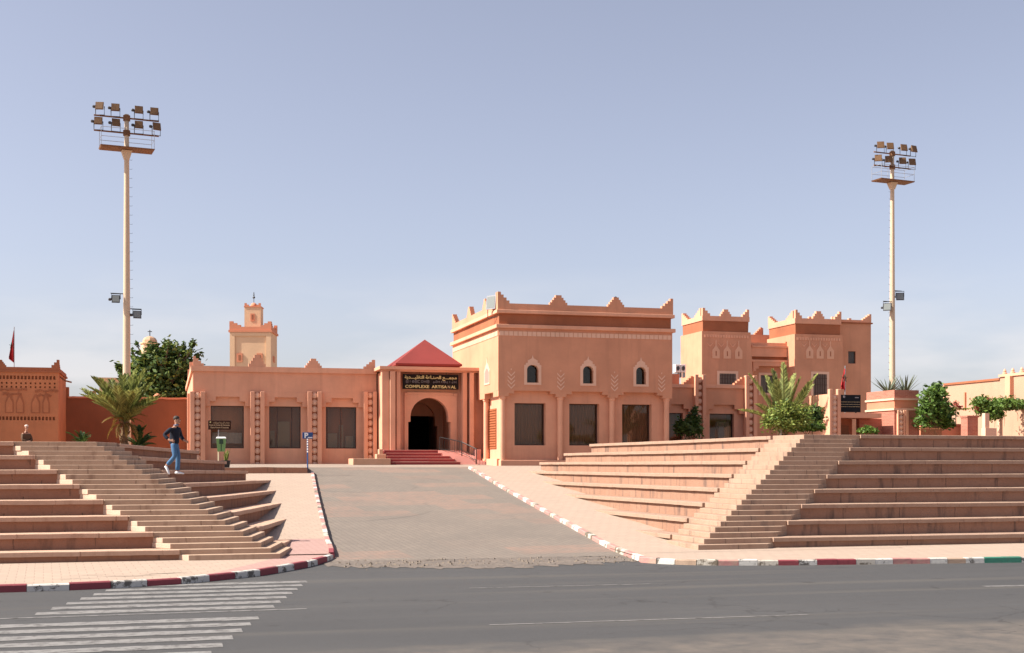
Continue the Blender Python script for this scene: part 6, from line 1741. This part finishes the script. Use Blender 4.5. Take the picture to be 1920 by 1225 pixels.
def head_parts(par, hc, face):
    """nose, ears, eyes and mouth set on the head at hc looking along +X turned by face"""
    rot = Matrix.Rotation(face, 4, 'Z')
    def w_(mb_): mb_.v = [tuple(Vector(hc) + rot @ Vector(v)) for v in mb_.v]; return mb_
    m = MB(); ellipsoid(m, (.105, 0, -.015), (.022, .016, .03), 8, 6); ellipsoid(m, (-.005, .082, -.005), (.02, .012, .032), 8, 6); ellipsoid(m, (-.005, -.082, -.005), (.02, .012, .032), 8, 6); ellipsoid(m, (.075, 0, -.085), (.03, .035, .025), 8, 6)
    w_(m).build('face_features', M['skin'], par, local=True, smooth=True)
    e = MB(); ellipsoid(e, (.088, .033, .02), (.014, .016, .011), 8, 6); ellipsoid(e, (.088, -.033, .02), (.014, .016, .011), 8, 6); e.box(.085, .1, -.028, .028, -.062, -.054)
    w_(e).build('eyes_and_mouth', M['hair'], par, local=True, smooth=True)

# which stair step carries the walking man
best = None
for j in range(8, 21):
    c = LC(j - 1); z = Lz(j)
    a = (330 - 960) / FPX; k = (ST + a * CT) / (CT - a * ST)
    Yf = c.y + .14; Xf = k * Yf
    v_ = HOR - (z - CAM_H) * FPX / dep(Xf, Yf)
    if best is None or abs(v_ - 891) < abs(best[0] - 891): best = (v_, j, Xf, Yf, z)
v_, j_, Xf, Yf, zf = best
man = thing('person', 'man in navy sweater, jeans and white shoes walking down the terrace stairs', 'person', (Xf, Yf, zf), R(-28))
S = 1.0
b = Sk()
pel = b.p((-.06, 0, .97), .09)
ch = b.chain(pel, [((-.06, 0, 1.12), (.09, .12)), ((-.03, 0, 1.32), (.09, .13)), ((-.01, 0, 1.42), (.06, .09))])
nk = b.chain(ch, [((.01, 0, 1.51), .055), ((.025, 0, 1.56), .06)]); hd = b.chain(nk, [((.035, 0, 1.64), (.082, .092)), ((.03, 0, 1.71), (.078, .085)), ((.025, 0, 1.755), .05)])
b.chain(pel, [((-.04, .09, .86), .065), ((.02, .10, .52), .05), ((0.0, .10, .12), .045), ((.0, .1, .06), .042)])
b.chain(pel, [((-.05, -.09, .86), .065), ((.03, -.10, .56), .05), ((-.24, -.10, .30), .045), ((-.28, -.1, .25), .042)])
ra_ = b.chain(ch, [((-.03, -.18, 1.40), .045), ((-.24, -.30, 1.20), .04), ((-.04, -.34, 1.04), .034), ((.02, -.33, 1.02), (.02, .036))])
for k in range(4): b.chain(ra_, [((.07 + .004 * k, -.33 + .0, 1.045 - .02 * k), .0095), ((.10, -.305, 1.035 - .02 * k), .009), ((.095, -.28, 1.03 - .02 * k), .008)])
b.chain(ra_, [((.04, -.32, 1.065), .010), ((.07, -.30, 1.07), .009)])
la_ = b.chain(ch, [((-.01, .18, 1.40), .045), ((.02, .27, 1.16), .04), ((.18, .22, 1.02), .034), ((.25, .20, 1.0), (.02, .036))])
for k in range(4): b.chain(la_, [((.30, .19, 1.02 - .02 * k), .0095), ((.33, .175, 1.01 - .02 * k), .009)])
b.chain(la_, [((.27, .185, 1.04), .010), ((.295, .17, 1.045), .009)])
body = b.go('body', M['skin'], man)
s = Sk()
p0 = s.p((-.06, 0, .90), (.15, .175)); c1 = s.chain(p0, [((-.065, 0, 1.02), (.145, .17)), ((-.05, 0, 1.18), (.14, .18)), ((-.03, 0, 1.34), (.14, .195)), ((-.015, 0, 1.44), (.10, .14)), ((.005, 0, 1.495), .072)])
sp = 3
s.chain(sp, [((-.03, -.20, 1.41), .083), ((-.24, -.305, 1.20), .066), ((-.07, -.34, 1.06), .05)])
s.chain(sp, [((-.01, .20, 1.41), .083), ((.02, .275, 1.16), .066), ((.15, .235, 1.04), .05)])
s.go('sweater', M['navy'], man)
s = Sk()
p0 = s.p((-.06, 0, .99), (.135, .155)); p1 = s.p((-.055, 0, .90), (.13, .16), p0)
s.chain(p1, [((-.04, .095, .82), .105), ((.02, .10, .52), .078), ((.005, .10, .2), .07), ((0, .10, .09), .072)])
s.chain(p1, [((-.04, -.095, .82), .105), ((.03, -.10, .56), .08), ((-.17, -.10, .36), .068), ((-.25, -.10, .28), .07)])
s.go('jeans', M['denim'], man)
def shoe(c, pit):
    m = MB(); rot = Matrix.Rotation(pit, 4, 'Y')
    prof = [(-.09, .0, .042, .075), (-.06, 0, .05, .09), (.02, 0, .046, .085), (.1, 0, .05, .06), (.16, 0, .044, .045), (.195, 0, .022, .03)]
    vs = []; fs = []; n = 8
    for x, _, w_, h in prof:
        for k in range(n):
            a = 2 * math.pi * k / n; vs.append((x, w_ * math.cos(a), max(0, h * .5 + h * .5 * math.sin(a))))
    for i in range(len(prof) - 1):
        for k in range(n): fs.append((i*n+k, (i+1)*n+k, (i+1)*n+(k+1)%n, i*n+(k+1)%n))
    fs += [tuple(range(n)), tuple(range(6*n-1, 5*n-1, -1))]
    vs = [tuple(Vector(c) + rot @ Vector(v)) for v in vs]
    m.add(vs, fs).build('shoe', M['shoe'], man, local=True, smooth=True)
shoe((.02, .10, .0), 0)
shoe((-.29, -.10, .15), R(58))
hr_ = MB(); ellipsoid(hr_, (.012, 0, 1.715), (.098, .092, .085), 12, 8)
hr_.v = [v for v in hr_.v]; ho = hr_.build('hair', M['hair'], man, local=True, smooth=True)
head_parts(man, (.04, 0, 1.655), R(-12))
cl_ = MB(); cl_.tube([(.07 * math.cos(2*math.pi*k/10) + .005, .075 * math.sin(2*math.pi*k/10), 1.505 + .01 * math.cos(2*math.pi*k/10)) for k in range(11)], .016, 5, cap=False); cl_.build('collar', M['denim'], man, local=True)

# man in a brown robe standing behind the left terrace
Yr = 57.0; rb = at(49, 820, Yr); zt_ = zv(793, rb.x, Yr)
zg = zpl - .05; hgt = zt_ - zg
rm_ = thing('person', 'figure in brown robe with a pale cap beside the decorated tower wall', 'person', (rb.x, Yr, zg), R(-60))
k = hgt / 1.02; rm_.scale = (.78, .78, .95)
# seated on the ground-high stool of the terrace edge: torso height only
b = Sk(); pel = b.p((0, 0, .16 * k), .14)
ch = b.chain(pel, [((0, 0, .40 * k), (.13, .17)), ((.02, 0, .60 * k), (.13, .18)), ((.03, 0, .70 * k), (.08, .12))])
b.chain(ch, [((.04, 0, .77 * k), .055), ((.06, 0, .86 * k), (.085, .09)), ((.06, 0, .94 * k), (.078, .082)), ((.055, 0, .98 * k), .05)])
b.chain(pel, [((.28, .12, .2 * k), .09), ((.42, .0, .10), .06), ((.2, -.08, .07), .05)]); b.chain(pel, [((.28, -.12, .2 * k), .09), ((.42, .0, .09), .06), ((.2, .08, .06), .05)])
l_ = b.chain(ch, [((.03, .18, .66 * k), .06), ((.14, .25, .42 * k), .048), ((.28, .06, .40 * k), .036), ((.33, .0, .40 * k), .03)])
r_ = b.chain(ch, [((.03, -.18, .66 * k), .06), ((.14, -.25, .42 * k), .048), ((.28, -.06, .38 * k), .036), ((.33, .02, .38 * k), .03)])
for q_ in range(4):
    b.chain(l_, [((.36, -.02, .41 * k - .015 * q_), .009), ((.37, -.045, .41 * k - .015 * q_), .008)]); b.chain(r_, [((.36, .04, .39 * k - .015 * q_), .009), ((.37, .06, .39 * k - .015 * q_), .008)])
b.go('body', M['skin'], rm_)
s = Sk(); p0 = s.p((.02, 0, .12), (.26, .3)); s.chain(p0, [((.02, 0, .34 * k), (.18, .22)), ((.02, 0, .58 * k), (.155, .215)), ((.03, 0, .70 * k), (.1, .14)), ((.04, 0, .755 * k), .075)])
s.chain(2, [((.03, .2, .65 * k), .085), ((.14, .26, .43 * k), .075), ((.26, .09, .41 * k), .06)]); s.chain(2, [((.03, -.2, .65 * k), .085), ((.14, -.26, .43 * k), .075), ((.26, -.09, .39 * k), .06)])
s.chain(0, [((.32, .1, .16), .15), ((.45, 0, .1), .11)])
s.go('robe', M['robe'], rm_)
c_ = MB(); ellipsoid(c_, (.05, 0, .955 * k), (.1, .1, .06), 12, 8); c_.build('cap', M['cap'], rm_, local=True, smooth=True)
head_parts(rm_, (.065, 0, .885 * k), 0)
